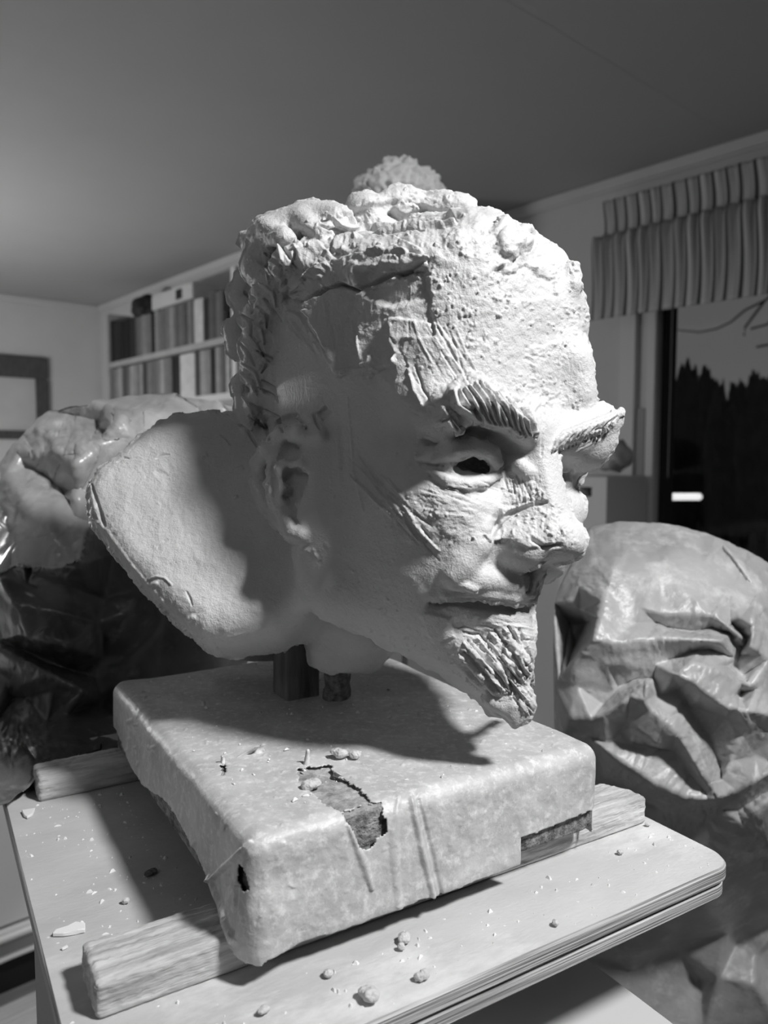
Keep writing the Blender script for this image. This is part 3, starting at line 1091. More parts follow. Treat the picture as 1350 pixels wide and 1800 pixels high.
def build_bust():
    rnd = random.Random(3)
    S = Sculpt((-0.235, -0.118, -0.150), (0.150, 0.215, 0.192), 0.00125, HEAD_O, HEAD_A)

    def V(f, r, u):
        return np.array([f, r, u]) * mm

    # --- skull, face and jaw
    S.ell(V(-6, 0, 40), V(100, 78, 101), 0.02)
    S.rbox(V(22, 1, 66), V(82, 71, 66), 0.046, 0.02)
    S.rbox(V(-8, 0, 110), V(90, 74, 38), 0.0375, 0.02)
    S.ell(V(44, 0, -36), V(62, 57, 72), 0.02)
    for s in (-1, 1):
        S.cone(V(14, s * (56 if s > 0 else 50), -66), V(80, s * (12 if s > 0 else 4), -104), 0.020, 0.017 if s > 0 else .013, 0.03)
        S.cone(V(0, s * 64, -10), V(16, s * 58, -70), 0.018, 0.018, 0.03)
        S.ell(V(54 if s > 0 else 50, s * 35, -45 if s > 0 else -42), V(47, 35 if s > 0 else 30, 49 if s > 0 else 42), 0.02)
        S.ell(V(72, s * 46, -24), V(26, 20, 17), 0.02)
        S.cone(V(101, s * 10, 20), V(84, s * 54, 24), 0.010, 0.010, 0.016)
    S.ell(V(91, 3, -104), V(15, 17, 20), 0.02)
    S.cone(V(92, 0, -108), V(86, 0, -134), 0.019, 0.006, 0.012)
    # muzzle
    S.ell(V(82, 0, -63), V(23, 22, 19), 0.016)
    # eye sockets
    for s in (-1, 1):
        S.ell(V(115, s * 36, 1), V(21, 25, 15), 0.012, 'cut')
        S.ell(V(84, s * 37, -1), V(16.5, 20, 14), 0.006)
    # nose : flat ridge, side planes, ball, wings
    S.cone(V(98, 0, 8), V(107, 0, -40), 0.012, 0.020, 0.012)
    e3 = np.array([20.0, 0, -54])
    e3 /= np.linalg.norm(e3)
    e1 = np.array([-e3[2], 0, e3[0]])
    S.rbox(V(108, 0, -8), V(9, 7.5, 33), 0.003, 0.006, 'add', np.stack([e1, [0, 1, 0], e3], 1))
    S.ell(V(120, 0, -40), V(15, 15, 12), 0.007)
    for s in (-1, 1):
        S.ell(V(107, s * 17, -44), V(16, 10, 11), 0.006)
        S.ell(V(115, s * 9, -55), V(8, 4.5, 5), 0.003, 'cut')
    # --- neck, throat and the cut-off shoulder
    nb = S.w2l(at(470, 930, 0.545))
    S.cone(V(-28, 0, -20), nb, 0.055, 0.060, 0.010)
    S.cone(V(-4, 0, -50), S.w2l(at(606, 1150, 0.510)), 0.042, 0.024, 0.005)
    c = S.w2l(at(600, 1215, 0.505))
    S.rbox(c, (0.06, 0.06, 0.0155), 0.002, 0.002, 'cut')
    # shoulder : outline on a slanted plane, thickened away from the viewer
    n = np.array([-0.02, -0.86, 0.50])
    n /= np.linalg.norm(n)
    o = at(330, 900, 0.476)
    ex = np.cross(n, [0, 0, 1.0])
    ex /= np.linalg.norm(ex)
    ex = -ex
    ey = np.cross(n, ex)
    if ey[2] < 0:
        ey = -ey
    pix = [(138, 850), (160, 812), (215, 774), (262, 745), (312, 727), (365, 722), (440, 737), (520, 790), (575, 900), (575, 1000), (530, 1065),
           (480, 1100), (430, 1110), (390, 1117), (345, 1112), (300, 1080), (250, 1032), (203, 985), (165, 930), (143, 900)]
    P = [onplane(a, b, n, n @ o) - o for a, b in pix]
    P = [(p @ ex, p @ ey) for p in P]
    S.prism(P, S.w2l(o), ex @ HEAD_A, ey @ HEAD_A, n @ HEAD_A, -0.062, 0.0, 0.015, 0.02)
    # upper back, a swelling above
    S.cone(S.w2l(at(340, 805, 0.535)), S.w2l(at(440, 800, 0.555)), 0.024, 0.03, 0.03)
    # the far side of the chest seen below the shoulder
    o2 = at(420, 1150, 0.57)
    pix = [(345, 1100), (520, 1085), (500, 1140), (470, 1172), (432, 1192), (400, 1172), (370, 1140)]
    P = [onplane(a, b, n, n @ o2) - o2 for a, b in pix]
    P = [(p @ ex, p @ ey) for p in P]
    S.prism(P, S.w2l(o2), ex @ HEAD_A, ey @ HEAD_A, n @ HEAD_A, -0.03, 0.0, 0.008, 0.006)
    S.cone(S.w2l(at(440, 1100, 0.56)), S.w2l(at(480, 1000, 0.56)), 0.02, 0.04, 0.01)

    p0, p1 = at(952, 1078, .42), at(934, 1230, .41)
    e1 = (p1 - p0) / np.linalg.norm(p1 - p0)
    e2 = np.array([.12, 1.0, 0])
    e2 = e2 - e1 * (e1 @ e2)
    e2 /= np.linalg.norm(e2)
    e3 = np.cross(e1, e2)
    if e3[0] < 0:
        e3 = -e3
    S.rbox(S.w2l((p0 + p1) / 2 + e3 * .05 + e1 * .03), (.075, .12, .05), .002, .012, 'cut', HEAD_A.T @ np.stack([e1, e2, e3], 1))
    # --- mouth, lids, ear and other features laid on the surface
    T = S.tube
    # smile bulge beside the mouth and the overhanging lip
    T([(800, 1012), (840, 1018), (880, 1022), (925, 1036)], [.0035, .0055, .0055, .0045], -0.001, 0.005)
    T([(862, 930), (840, 960), (815, 990), (795, 1012)], [.004, .0045, .005, .004], -0.001, 0.006)
    T([(765, 1062), (800, 1050), (850, 1056), (900, 1066), (936, 1070)], [.0024, .0042, .0048, .0044, .004], -0.0025, 0.0008, 'cut')
    T([(790, 1058), (850, 1062), (925, 1070)], [.0036, .0050, .0050], -0.008, 0.0008, 'cut')
    T([(782, 1048), (820, 1042), (870, 1046), (905, 1052), (940, 1056)], [.0015, .0026, .0026, .0024, .002], 0.0004, 0.002)
    T([(835, 1036), (815, 1030), (798, 1034)], [.002, .0026, .0016], .001, .0015)
    # groove under the nose
    T([(930, 1005), (934, 1040)], [.0028, .003], 0.0, 0.001, 'cut')
    # dip under the lower lip and at the corner
    T([(800, 1108), (850, 1120), (905, 1122)], [.003, .004, .003], 0.002, 0.006, 'cut')
    T([(757, 1068), (775, 1058)], [.0025, .002], 0.001, 0.003, 'cut')
    # wing crease
    T([(868, 935), (880, 915), (905, 900), (935, 885)], [.002, .003, .003, .002], 0.001, 0.003, 'cut')
    # lids: thick upper band, hollow opening, lower rim
    T([(742, 786), (775, 772), (815, 765), (850, 769), (885, 790)], [.0015, .0025, .003, .003, .002], 0.0015, 0.003, 'cut')
    up = S.hit([(736, 808), (762, 803), (795, 791), (828, 784), (858, 793), (880, 826)], 0.0032)
    lo = S.hit([(758, 828), (785, 844), (818, 853), (850, 848), (874, 835)], 0.0022)
    UP, LO = up, lo
    T([(803, 820), (816, 816), (834, 814), (852, 821)], [.003, .0058, .0064, .0045], -0.003, 0.0008, 'cut')
    c_ = S.hit([(809, 818), (848, 818)], -.002, .43)
    inward = S.w2l(at(826, 812, .44)) - S.w2l(at(826, 815, .42))
    inward /= np.linalg.norm(inward)
    for dd in (.004, .008):
        S.cone(c_[0] + inward * dd, c_[1] + inward * dd, .0066, .0076, .0008, 'cut')
    S.chain(UP, [.002, .0034, .0046, .0046, .004, .0026], 0.0015)
    S.chain(LO, [.0018, .003, .0036, .0034, .0022], 0.0015)
    T([(776, 818), (800, 820)], [.0006, .0014], 0.0, 0.001, 'cut')
    T([(886, 824), (898, 818)], [.003, .0022], 0.0, 0.001, 'cut')
    T([(912, 818), (926, 830)], [.004, .004], 0.0, 0.002)
    # far eye
    T([(1000, 808), (1014, 812), (1020, 828), (1016, 845)], [.003, .003, .003, .003], 0.0, 0.003)
    T([(992, 832), (1000, 832)], [.0045, .0045], -0.002, 0.001, 'cut')

    # ear : raised plate, rim, inner ridge, bowl and slots
    T([(500, 790), (506, 850), (514, 895), (530, 930)], [.010, .010, .008, .004], -0.006, 0.010)
    T([(560, 770), (535, 762), (500, 766), (472, 785), (459, 815), (458, 850), (470, 885), (490, 915), (515, 938), (530, 940)],
      [.003, .0045, .005, .005, .005, .0045, .004, .004, .004, .004], 0.002, 0.004)
    T([(530, 815), (505, 815), (490, 835), (485, 862), (490, 890), (503, 915), (518, 932)], [.003, .0035, .004, .0042, .004, .0035, .003], [-.0005, -.0005, -.0005, -.0005, -.001, -.003, -.004], 0.003)
    T([(498, 802), (510, 792), (520, 798)], [.005, .006, .005], -0.001, 0.0015, 'cut')
    T([(480, 815), (479, 840), (480, 870), (488, 900)], [.0028, .003, .0032, .0012], -0.0005, 0.001, 'cut')
    T([(515, 836), (528, 842), (525, 862)], [.006, .007, .0065], -0.003, 0.0015, 'cut')
    T([(510, 868), (515, 885), (520, 905), (521, 922)], [.0045, .0045, .003, .0018], -0.002, 0.001, 'cut')
    T([(483, 752), (505, 742), (530, 740), (540, 748)], [.003, .0045, .005, .003], 0.001, 0.001, 'cut')
    T([(452, 795), (462, 772), (483, 752)], [.0012, .002, .003], 0.001, 0.001, 'cut')
    T([(535, 733), (553, 745), (566, 765)], [.003, .0035, .003], 0.0, 0.003)

    # slope the far side of the hair mass down to the forehead corner
    p0, p1 = at(838, 360, .47), at(1010, 476, .44)
    e1 = (p1 - p0) / np.linalg.norm(p1 - p0)
    e2 = np.array([-.1, 1.0, .12])
    e2 = e2 - e1 * (e1 @ e2)
    e2 /= np.linalg.norm(e2)
    e3 = np.cross(e2, e1)
    if e3[2] < 0:
        e3 = -e3
    rot = HEAD_A.T @ np.stack([e1, e2, e3], 1)
    S.rbox(S.w2l((p0 + p1) / 2 + e3 * .06), (.16, .16, .06), .002, .012, 'cut', rot)
    # bevel of the hair mass on the near side, so that it slopes up to the crown
    nv = np.array([0.14, 0.52, 0.84])
    nv /= np.linalg.norm(nv)
    e1 = np.array([1.0, 0, 0]) - nv * nv[0]
    e1 /= np.linalg.norm(e1)
    e2 = np.cross(nv, e1)
    S.rbox(V(0, 53, 128) + nv * .05, (.13, .10, .05), .002, .008, 'cut', np.stack([e1, e2, nv], 1))
    # --- hair: silhouette lumps (pixel, depth, radius in mm)
    for px, py, dep, r in [(446, 425, .49, 10), (470, 415, .47, 13), (500, 405, .46, 12), (545, 385, .46, 13), (590, 388, .45, 12), (640, 370, .47, 13),
                           (690, 364, .48, 11), (716, 347, .48, 8), (770, 364, .48, 10), (812, 362, .48, 9), (838, 392, .47, 8), (880, 418, .46, 8),
                           (920, 432, .45, 8), (955, 455, .44, 7), (985, 476, .44, 6),
                           (455, 470, .47, 12), (470, 520, .46, 11), (448, 560, .48, 10), (448, 610, .48, 10), (450, 660, .48, 9), (447, 710, .49, 8),
                           (505, 468, .440, 10), (545, 448, .44, 9), (590, 452, .435, 9), (640, 446, .435, 8), (690, 440, .43, 7)]:
        p = S.w2l(at(px, py, dep))
        S.ell(p, (r * mm, r * mm * .9, r * mm * .8), 0.012)
    S.cone(S.w2l(at(470, 402, .455)), S.w2l(at(500, 418, .44)), .006, .004, .004)
    S.cone(S.w2l(at(530, 384, .45)), S.w2l(at(560, 412, .435)), .006, .004, .004)
    S.cone(S.w2l(at(585, 384, .45)), S.w2l(at(575, 404, .435)), .005, .003, .004)
    # twisted scraps at the back of the head
    for pix, dep, rad in [([(424, 486), (420, 520), (430, 545)], .50, [4, 5.5, 4]), ([(428, 555), (412, 580), (418, 610), (440, 625)], .50, [4, 6, 6, 5]),
                          ([(440, 640), (424, 680), (430, 720), (440, 750)], .50, [4, 5.5, 5, 4])]:
        S.chain([S.w2l(at(a, b, dep)) for a, b in pix], [r * mm for r in rad], 0.006)
    # tuft standing on the front edge of the hair
    tuft = [([(884, 442), (890, 420), (896, 398)], [4.5, 5, 3.5], [0, .003, .004]), ([(896, 446), (906, 424), (918, 400)], [3.5, 4, 2], [.002, .005, .007]), ([(908, 440), (922, 430), (930, 424)], [3.5, 3.2, 2], [0, .003, .004]),
            ([(868, 408), (886, 396), (904, 398)], [3, 4, 2.5], [0, .003, .005]), ([(912, 408), (928, 400), (938, 408)], [2.6, 2.2, 1.8], [.001, .004, .004])]
    roots = [S.hit(p, o_, .43) for p, _, o_ in tuft]
    for h_, (_, r_, _o) in zip(roots, tuft):
        S.chain(h_, [r * mm for r in r_], 0.0012)
    # spike at the far corner of the hairline
    S.chain([S.w2l(at(1004, 500, .425)), S.w2l(at(1008, 468, .425))], [.005, .0025], 0.006)
    S.chain([S.w2l(at(1010, 640, .425)), S.w2l(at(1018, 690, .425))], [.008, .008], 0.02)

    # --- fibre-like brows
    top = [(745, 748), (770, 742), (790, 715), (798, 690), (815, 684), (834, 672), (850, 676), (868, 692), (890, 698), (905, 712), (925, 730)]
    T([(745, 752), (775, 746), (800, 720), (840, 705), (880, 722), (915, 748), (930, 765)], [.003, .0055, .008, .0085, .008, .0065, .004], [.001, .002, .004, .005, .004, .002, .001], 0.007)
    strands = BROW
    ps = [S.hit([((3 * s[0][0] - s[1][0]) / 2, (3 * s[0][1] - s[1][1]) / 2)] + s + [(s[2][0] + 4, s[2][1] + 8)], [.0, .0014, .0022 + .0010 * ((k * 7) % 3), .0020, -.001]) for k, s in enumerate(strands)]
    for p in ps:
        S.chain(p, [.0014, .0026, .0031, .0023, .0009], 0.0006)
    far = [(985, 775), (1000, 765), (1015, 758), (1038, 746), (1060, 738), (1070, 738)]
    S.chain([S.w2l(at(a, b, dpt)) for (a, b), dpt in zip(far, (.415, .417, .42, .426, .432, .436))], [.005, .006, .0065, .007, .0065, .004], 0.008)
    S.chain([S.w2l(at(a, b, dpt)) for (a, b), dpt in zip([(1072, 745), (1064, 775), (1056, 798)], (.436, .436, .437))], [.005, .004, .002], 0.006)
    S.chain([S.w2l(at(a, b, dpt)) for (a, b), dpt in zip([(1000, 782), (1028, 782), (1036, 800)], (.425, .44, .452))], [.009, .010, .007], 0.010)
    fs = []
    for k in range(12):
        a = k / 11
        x, y = 982 + 92 * a, 772 - 36 * a
        fs.append(S.hit([(x - 10, y + 20), (x - 2, y + 4), (x + 10, y - 8), (x + 18, y - 12)], [.0005, .0016, .0018, -.0005], .435))
    for p in fs:
        S.chain(p, [.0012, .0026, .0024, .001], 0.0006)
    for k in range(5):
        x, y = 1072 - k * 3.5, 748 + k * 12
        S.chain([S.w2l(at(x - 8, y + 3, .436)), S.w2l(at(x + 5, y - 4, .436)), S.w2l(at(x + 9, y + 2, .436))], [.002, .0022, .0009], 0.0008)
    # --- beard locks
    for s in [[(822, 1128), (848, 1160), (872, 1200)], [(815, 1150), (850, 1185), (885, 1225)], [(835, 1140), (870, 1180), (905, 1215)], [(860, 1125), (890, 1170), (918, 1205)], [(885, 1110), (905, 1150), (925, 1200)],
              [(905, 1120), (920, 1160), (930, 1205)], [(800, 1165), (835, 1195), (862, 1220)], [(845, 1200), (880, 1215), (915, 1222)]]:
        T(s, [.0010, .0024, .002], [-.001, .0014, .0008], 0.0009)
    tip = .405
    for pix, rad in [([(862, 1230), (880, 1240), (900, 1258)], [4, 4.2, 3]), ([(885, 1222), (900, 1240), (905, 1272)], [4, 4.5, 2.6]), ([(912, 1215), (920, 1235), (912, 1262)], [4.5, 5, 3.5]),
                     ([(926, 1215), (932, 1240), (924, 1262)], [3, 3, 2])]:
        S.chain([S.w2l(at(a, b, tip)) for a, b in pix], [r * mm for r in rad], 0.0015)

    v, q = S.surface()
    # keep the largest connected body only
    v, q = largest(v, q)
    v = smooth_mesh(v, q, 1, 0.5)
    v, q = subdivide(v, q)
    v = smooth_mesh(v, q, 2, 0.5)
    w = S.l2w(v)
    vol = np.einsum('ij,ij->i', w[q[:, 0]], np.cross(w[q[:, 1]], w[q[:, 2]])).sum()
    if vol < 0:
        q = q[:, ::-1].copy()
    w = clay_detail(w, q)
    return w, q


def largest(v, q):
    lab = np.arange(len(v))
    e, _ = edges_of(q)
    while True:
        m = np.minimum(lab[e[:, 0]], lab[e[:, 1]])
        new = lab.copy()
        np.minimum.at(new, e[:, 0], m)
        np.minimum.at(new, e[:, 1], m)
        new = new[new]
        new = new[new]
        if (new == lab).all():
            break
        lab = new
    big = np.bincount(lab).argmax()
    keep = lab == big
    mp = np.cumsum(keep) - 1
    qk = keep[q[:, 0]]
    return v[keep], mp[q[qk]]


# ------------------------------------------------------------------ relief drawn over the clay: a height field over the viewed side
class Relief:
    def __init__(self):
        self.h = np.zeros((1350, 1800), np.float32)

    def _box(self, p, m):
        p = np.array(p, float)
        x0, y0 = np.maximum(np.floor(p.min(0) - m).astype(int), 0)
        x1, y1 = np.minimum(np.ceil(p.max(0) + m).astype(int) + 1, (1350, 1800))
        if x1 <= x0 or y1 <= y0:
            return None
        X, Y = np.meshgrid(np.arange(x0, x1, dtype=np.float32), np.arange(y0, y1, dtype=np.float32), indexing='ij')
        return slice(x0, x1), slice(y0, y1), X, Y

    def line(self, p, w, h):
        """soft ridge (h > 0) or groove (h < 0), width w pixels, height in metres; w may taper"""
        w = list(w) if np.ndim(w) else [w] * len(p)
        b = self._box(p, max(w) * 1.5 + 2)
        if b is None:
            return
        sx, sy, X, Y = b
        best = np.zeros(X.shape, np.float32)
        for i in range(len(p) - 1):
            a, c = np.array(p[i], float), np.array(p[i + 1], float)
            e = c - a
            t = np.clip(((X - a[0]) * e[0] + (Y - a[1]) * e[1]) / max(e @ e, 1e-9), 0, 1)
            d = np.hypot(X - a[0] - t * e[0], Y - a[1] - t * e[1]) / (w[i] + (w[i + 1] - w[i]) * t)
            best = np.maximum(best, np.clip(1 - d * d, 0, 1) ** 1.5)
        self.h[sx, sy] += h * best

    def patch(self, poly, h, soft=4, slope=(0, 0), wob=3):
        """a smeared pad of clay: raised (or sunk) plateau with a wobbly edge; slope = height change per 100 px"""
        poly = np.array(poly, float)
        b = self._box(poly, soft * 2 + wob * 2)
        if b is None:
            return
        sx, sy, X, Y = b
        z = np.stack([X.ravel() / 17, Y.ravel() / 17, np.full(X.size, h * 9e3)], 1)
        nz = (perlin(z) + 0.5 * perlin(z * 2.3)).reshape(X.shape)
        d = poly_sdf(poly, X, Y) + wob * nz
        m = np.clip(0.5 - d / soft, 0, 1)
        m = m * m * (3 - 2 * m)
        c = poly.mean(0)
        self.h[sx, sy] += m * (h + slope[0] * (X - c[0]) / 100 + slope[1] * (Y - c[1]) / 100)

    def streaks(self, poly, ang, h, n, length, w, seed):
        r = random.Random(seed)
        poly = np.array(poly, float)
        lo, hi = poly.min(0), poly.max(0)
        k = 0
        for _ in range(n * 6):
            if k >= n:
                break
            x, y = r.uniform(lo[0], hi[0]), r.uniform(lo[1], hi[1])
            if poly_sdf(poly, np.array([[x]]), np.array([[y]]))[0, 0] > 0:
                continue
            k += 1
            a = math.radians(ang + r.gauss(0, 5))
            L = length * r.uniform(.5, 1.2)
            dx, dy = math.cos(a) * L / 2, math.sin(a) * L / 2
            bow = r.gauss(0, L * .06)
            self.line([(x - dx, y - dy), (x - dy * .0 + bow, y + bow), (x + dx, y + dy)], [w * .5, w * r.uniform(.6, 1.3), w * .4], h * r.choice((-1, 1)) * r.uniform(.4, 1))

    def crumbs(self, poly, n, rad, h, seed):
        r = random.Random(seed)
        poly = np.array(poly, float)
        lo, hi = poly.min(0), poly.max(0)
        xs = np.array([[r.uniform(lo[0], hi[0]), r.uniform(lo[1], hi[1])] for _ in range(n * 3)])
        ins = poly_sdf(poly, xs[:, 0], xs[:, 1]) < 0
        for x, y in xs[ins][:n]:
            a, R = r.uniform(0, math.pi), r.uniform(*rad)
            self.line([(x, y), (x + math.cos(a) * R, y + math.sin(a) * R)], R * r.uniform(.6, 1), h * r.uniform(.3, 1) * (1 if r.random() < .75 else -.7))

    def rough(self, poly, h, scale, soft=14, oct=3, seed=0.0, aniso=None):
        poly = np.array(poly, float)
        b = self._box(poly, soft)
        sx, sy, X, Y = b
        A, B = X, Y
        if aniso:
            a = math.radians(aniso[0])
            A = (X * math.cos(a) + Y * math.sin(a)) / aniso[1]
            B = -X * math.sin(a) + Y * math.cos(a)
        n = fbm(np.stack([A.ravel() / scale, B.ravel() / scale, np.full(X.size, seed)], 1), oct).reshape(X.shape)
        m = np.clip(0.5 - poly_sdf(poly, X, Y) / soft, 0, 1)
        self.h[sx, sy] += h * m * n


def clay_detail(w, q):
    R = Relief()
    hair = [(432, 415), (500, 388), (600, 362), (715, 326), (800, 335), (860, 385), (940, 405), (1015, 460), (1010, 480), (930, 470), (868, 470), (800, 455), (755, 462), (740, 480),
            (650, 505), (590, 490), (560, 560), (598, 650), (560, 620), (500, 540), (470, 560), (460, 640), (440, 780), (425, 700), (420, 560)]
    forehead = [(600, 510), (750, 465), (1010, 475), (1050, 720), (985, 735), (935, 740), (840, 670), (790, 700), (740, 720), (650, 690), (600, 660)]
    # rough torn hair mass
    R.rough(hair, 0.0020, 44, oct=4, seed=3.1)
    R.crumbs(hair, 520, (1.6, 4.5), 0.0012, 5)
    R.rough([(500, 400), (760, 330), (860, 385), (1010, 462), (760, 460), (640, 500), (560, 480)], 0.0018, 40, seed=8.4)
    # ledge of hair above the forehead
    R.patch([(495, 505), (560, 470), (600, 455), (700, 440), (752, 455), (745, 470), (700, 478), (690, 500), (640, 512), (600, 500), (560, 520), (520, 530)], 0.0045, 5, (0, .002), 5)
    R.line([(605, 500), (640, 512), (672, 492), (720, 474), (752, 458)], 5, -0.004)
    R.patch([(640, 480), (745, 462), (757, 520), (690, 540), (655, 520)], -0.003, 14, (0.002, 0), 3)
    R.line([(560, 396), (588, 404), (612, 412), (655, 415), (690, 411), (745, 408), (790, 402), (826, 388)][::1][:6], [2, 4, 5, 4, 3, 2], -0.0034)
    R.line([(578, 385), (610, 398), (660, 404), (740, 400), (800, 395)], [3, 6, 7, 6, 4], 0.0035)
    R.patch([(605, 372), (690, 352), (790, 372), (800, 392), (700, 400), (630, 396)], -0.003, 10, (0, 0), 3)
    R.patch([(690, 362), (705, 355), (735, 362), (740, 378), (700, 378)], 0.004, 6)
    R.line([(690, 372), (715, 380), (745, 372)], 5, -0.0035)
    R.patch([(500, 506), (545, 512), (560, 545), (535, 560), (505, 545)], -0.0025, 6, (-.003, 0), 3)
    R.patch([(520, 440), (560, 425), (590, 455), (575, 490), (540, 490)], 0.0028, 5, (-.004, 0), 4)
    R.patch([(455, 425), (500, 400), (530, 430), (505, 470), (465, 465)], 0.0026, 5, (.003, .002), 5)
    R.patch([(590, 415), (700, 420), (745, 445), (700, 450), (610, 450), (585, 440)], 0.0022, 5, (0, -.002), 3)
    R.streaks([(505, 505), (570, 440), (600, 480), (560, 520)], 55, 0.0007, 18, 40, 2.6, 61)
    # left hair edge ridges, wet and torn
    for k in range(26):
        r = random.Random(k)
        y = 430 + k * 13
        x = 448 + 22 * math.sin(k * 1.7) + (40 if y < 520 else 12)
        R.line([(x - 16, y - 8), (x + r.uniform(-5, 8), y + 6), (x + r.uniform(-8, 16), y + 30)], [2, 5, 2], 0.0026 * r.choice((-1, 1)))
    # slabs smeared over the temple (raised pads with steps at their lower ends)
    R.patch([(545, 540), (600, 505), (640, 515), (645, 560), (640, 640), (600, 662), (590, 640), (570, 590)], 0.0040, 4, (-0.012, 0.0008), 4)
    R.patch([(640, 515), (750, 470), (765, 590), (710, 600), (700, 640), (655, 655), (640, 630)], 0.0028, 4, (-0.007, 0), 4)
    R.patch([(690, 560), (770, 570), (820, 640), (800, 690), (740, 730), (705, 700), (700, 640)], 0.0026, 4, (-0.003, 0.001), 4)
    R.line([(640, 520), (636, 560), (640, 600), (648, 636)], [3, 3.5, 3, 3], 0.0012)
    R.line([(600, 655), (640, 648), (660, 640), (662, 630)], 4, 0.0016)
    R.streaks([(560, 520), (640, 520), (640, 640), (600, 655)], 85, 0.0004, 20, 60, 2.5, 11)
    R.streaks([(650, 520), (760, 480), (770, 580), (700, 640), (655, 640)], 95, 0.0004, 24, 50, 2.5, 12)
    R.streaks([(705, 590), (790, 580), (850, 650), (800, 690), (740, 725), (710, 700)], 62, 0.0006, 24, 80, 3, 13)
    R.line([(722, 650), (735, 690), (750, 716)], 3, 0.0015)
    R.line([(733, 645), (748, 690), (765, 712)], 3, -0.0014)
    R.streaks([(500, 560), (560, 560), (590, 650), (570, 640)], 55, 0.0009, 16, 50, 3, 14)
    # gritty forehead
    R.rough(forehead, 0.0011, 70, seed=5.5)
    R.rough(forehead, 0.0003, 12, seed=9.5)
    R.crumbs(forehead, 260, (1.4, 3.6), 0.0008, 6)
    for i_, (cx_, cy_) in enumerate([(800, 560), (905, 540), (960, 620), (850, 610), (1000, 560), (930, 680), (870, 500), (990, 690), (760, 500)]):
        R.crumbs([(cx_ - 38, cy_ - 26), (cx_ + 38, cy_ - 20), (cx_ + 34, cy_ + 28), (cx_ - 34, cy_ + 22)], 34, (1.5, 4.5), 0.0012, 70 + i_)
    R.patch([(868, 470), (900, 480), (925, 462), (950, 480), (975, 490), (978, 520), (900, 530), (870, 500)], -0.0018, 4, (0, 0), 6)
    R.patch([(935, 610), (985, 600), (985, 690), (940, 720)], 0.0012, 6)
    R.line([(950, 680), (955, 730), (952, 800)], 2.5, -0.0012)
    R.streaks([(770, 520), (1000, 500), (1030, 700), (900, 690), (800, 640)], 80, 0.00025, 40, 26, 2.2, 15)
    # brow combing
    R.streaks([(790, 700), (840, 675), (925, 730), (925, 765), (880, 745), (800, 745)], 58, 0.0006, 24, 40, 2.2, 16)
    R.streaks([(985, 760), (1075, 728), (1080, 760), (1000, 800)], -30, 0.0006, 20, 30, 2.2, 17)
    for q_ in BROW:
        R.line(q_, [3, 4.5, 3], 0.0016)
        R.line([(x + 7, y - 1) for x, y in q_] + [(q_[2][0] + 11, q_[2][1] + 8)], [2.5, 4, 4, 2], -0.0026)
    for k in range(12):
        a_ = k / 11
        x, y = 982 + 90 * a_, 772 - 36 * a_
        q_ = [(x - 12, y + 22), (x - 2, y + 5), (x + 10, y - 8)]
        R.line(q_, [2, 4, 2.5], 0.0016)
        R.line([(u_ + 4 + 2 * math.sin(k * 2.3), v_ + 4) for u_, v_ in q_], [1.5, 2.6, 1.5], -0.0012)
    for q_ in ([(815, 1130), (850, 1165), (885, 1215)], [(838, 1122), (872, 1160), (905, 1205)], [(862, 1112), (892, 1150), (918, 1195)], [(886, 1106), (908, 1140), (926, 1185)], [(808, 1150), (840, 1185), (872, 1222)],
               [(850, 1140), (880, 1180), (900, 1225)], [(905, 1110), (918, 1140), (930, 1170)]):
        R.line(q_, [2.5, 5, 3], 0.0016)
        R.line([(u_ + 7, v_ - 5) for u_, v_ in q_], [2, 4, 2.5], -0.0022)
    # cheek: dragged comb marks and wet smears
    R.streaks([(635, 815), (700, 860), (760, 930), (735, 955), (690, 910), (640, 870)], 50, 0.0011, 34, 90, 3, 18)
    R.rough([(720, 840), (880, 850), (880, 950), (760, 960)], 0.0009, 22, oct=3, seed=2.2, aniso=(20, 2.2))
    R.streaks([(740, 860), (870, 850), (860, 900), (760, 910)], 15, 0.0006, 30, 40, 2.5, 19)
    R.crumbs([(640, 840), (760, 870), (850, 950), (780, 960), (680, 930)], 90, (1.6, 4), 0.0009, 20)
    R.rough([(590, 700), (740, 740), (800, 1000), (900, 1150), (800, 1160), (600, 1050)], 0.0007, 60, seed=4.4)
    # nose side: rough knife planes
    R.crumbs([(885, 840), (945, 830), (1000, 900), (1020, 960), (900, 950), (880, 900)], 220, (1.6, 4), 0.0009, 21)
    R.streaks([(885, 850), (940, 840), (960, 890), (900, 890)], 80, 0.0007, 30, 24, 2.4, 22)
    R.patch([(880, 895), (935, 880), (975, 905), (975, 955), (930, 965), (880, 945)], 0.0016, 5, (0, 0), 4)
    R.line([(880, 945), (862, 950), (852, 940)], 3, 0.0016)
    R.line([(866, 948), (872, 925), (892, 905), (930, 890), (960, 882)], [4, 7, 8, 7, 4], -0.0030)
    R.line([(935, 950), (955, 962), (985, 958)], 5, -0.0022)
    # mouth, chin, jaw
    R.streaks([(800, 1085), (930, 1095), (930, 1140), (830, 1130)], 10, 0.0007, 40, 40, 3, 23)
    R.streaks([(830, 1130), (930, 1140), (935, 1250), (880, 1230)], 48, 0.0013, 60, 46, 2.8, 24)
    R.crumbs([(790, 1120), (930, 1120), (930, 1260), (880, 1240)], 120, (1.8, 4.5), 0.0011, 25)
    R.patch([(745, 1075), (790, 1085), (800, 1120), (765, 1130), (740, 1100)], 0.0012, 6)
    R.crumbs([(640, 1100), (820, 1150), (860, 1215), (740, 1180)], 70, (2, 5), 0.0008, 26)
    R.crumbs([(560, 660), (740, 700), (760, 1120), (620, 1080), (560, 960)], 60, (1.5, 4), 0.0006, 27)
    R.crumbs([(535, 950), (580, 940), (590, 985), (550, 1000)], 10, (3, 7), 0.0010, 62)
    R.line([(612, 700), (616, 760), (622, 830), (640, 900)], 3, 0.0006)
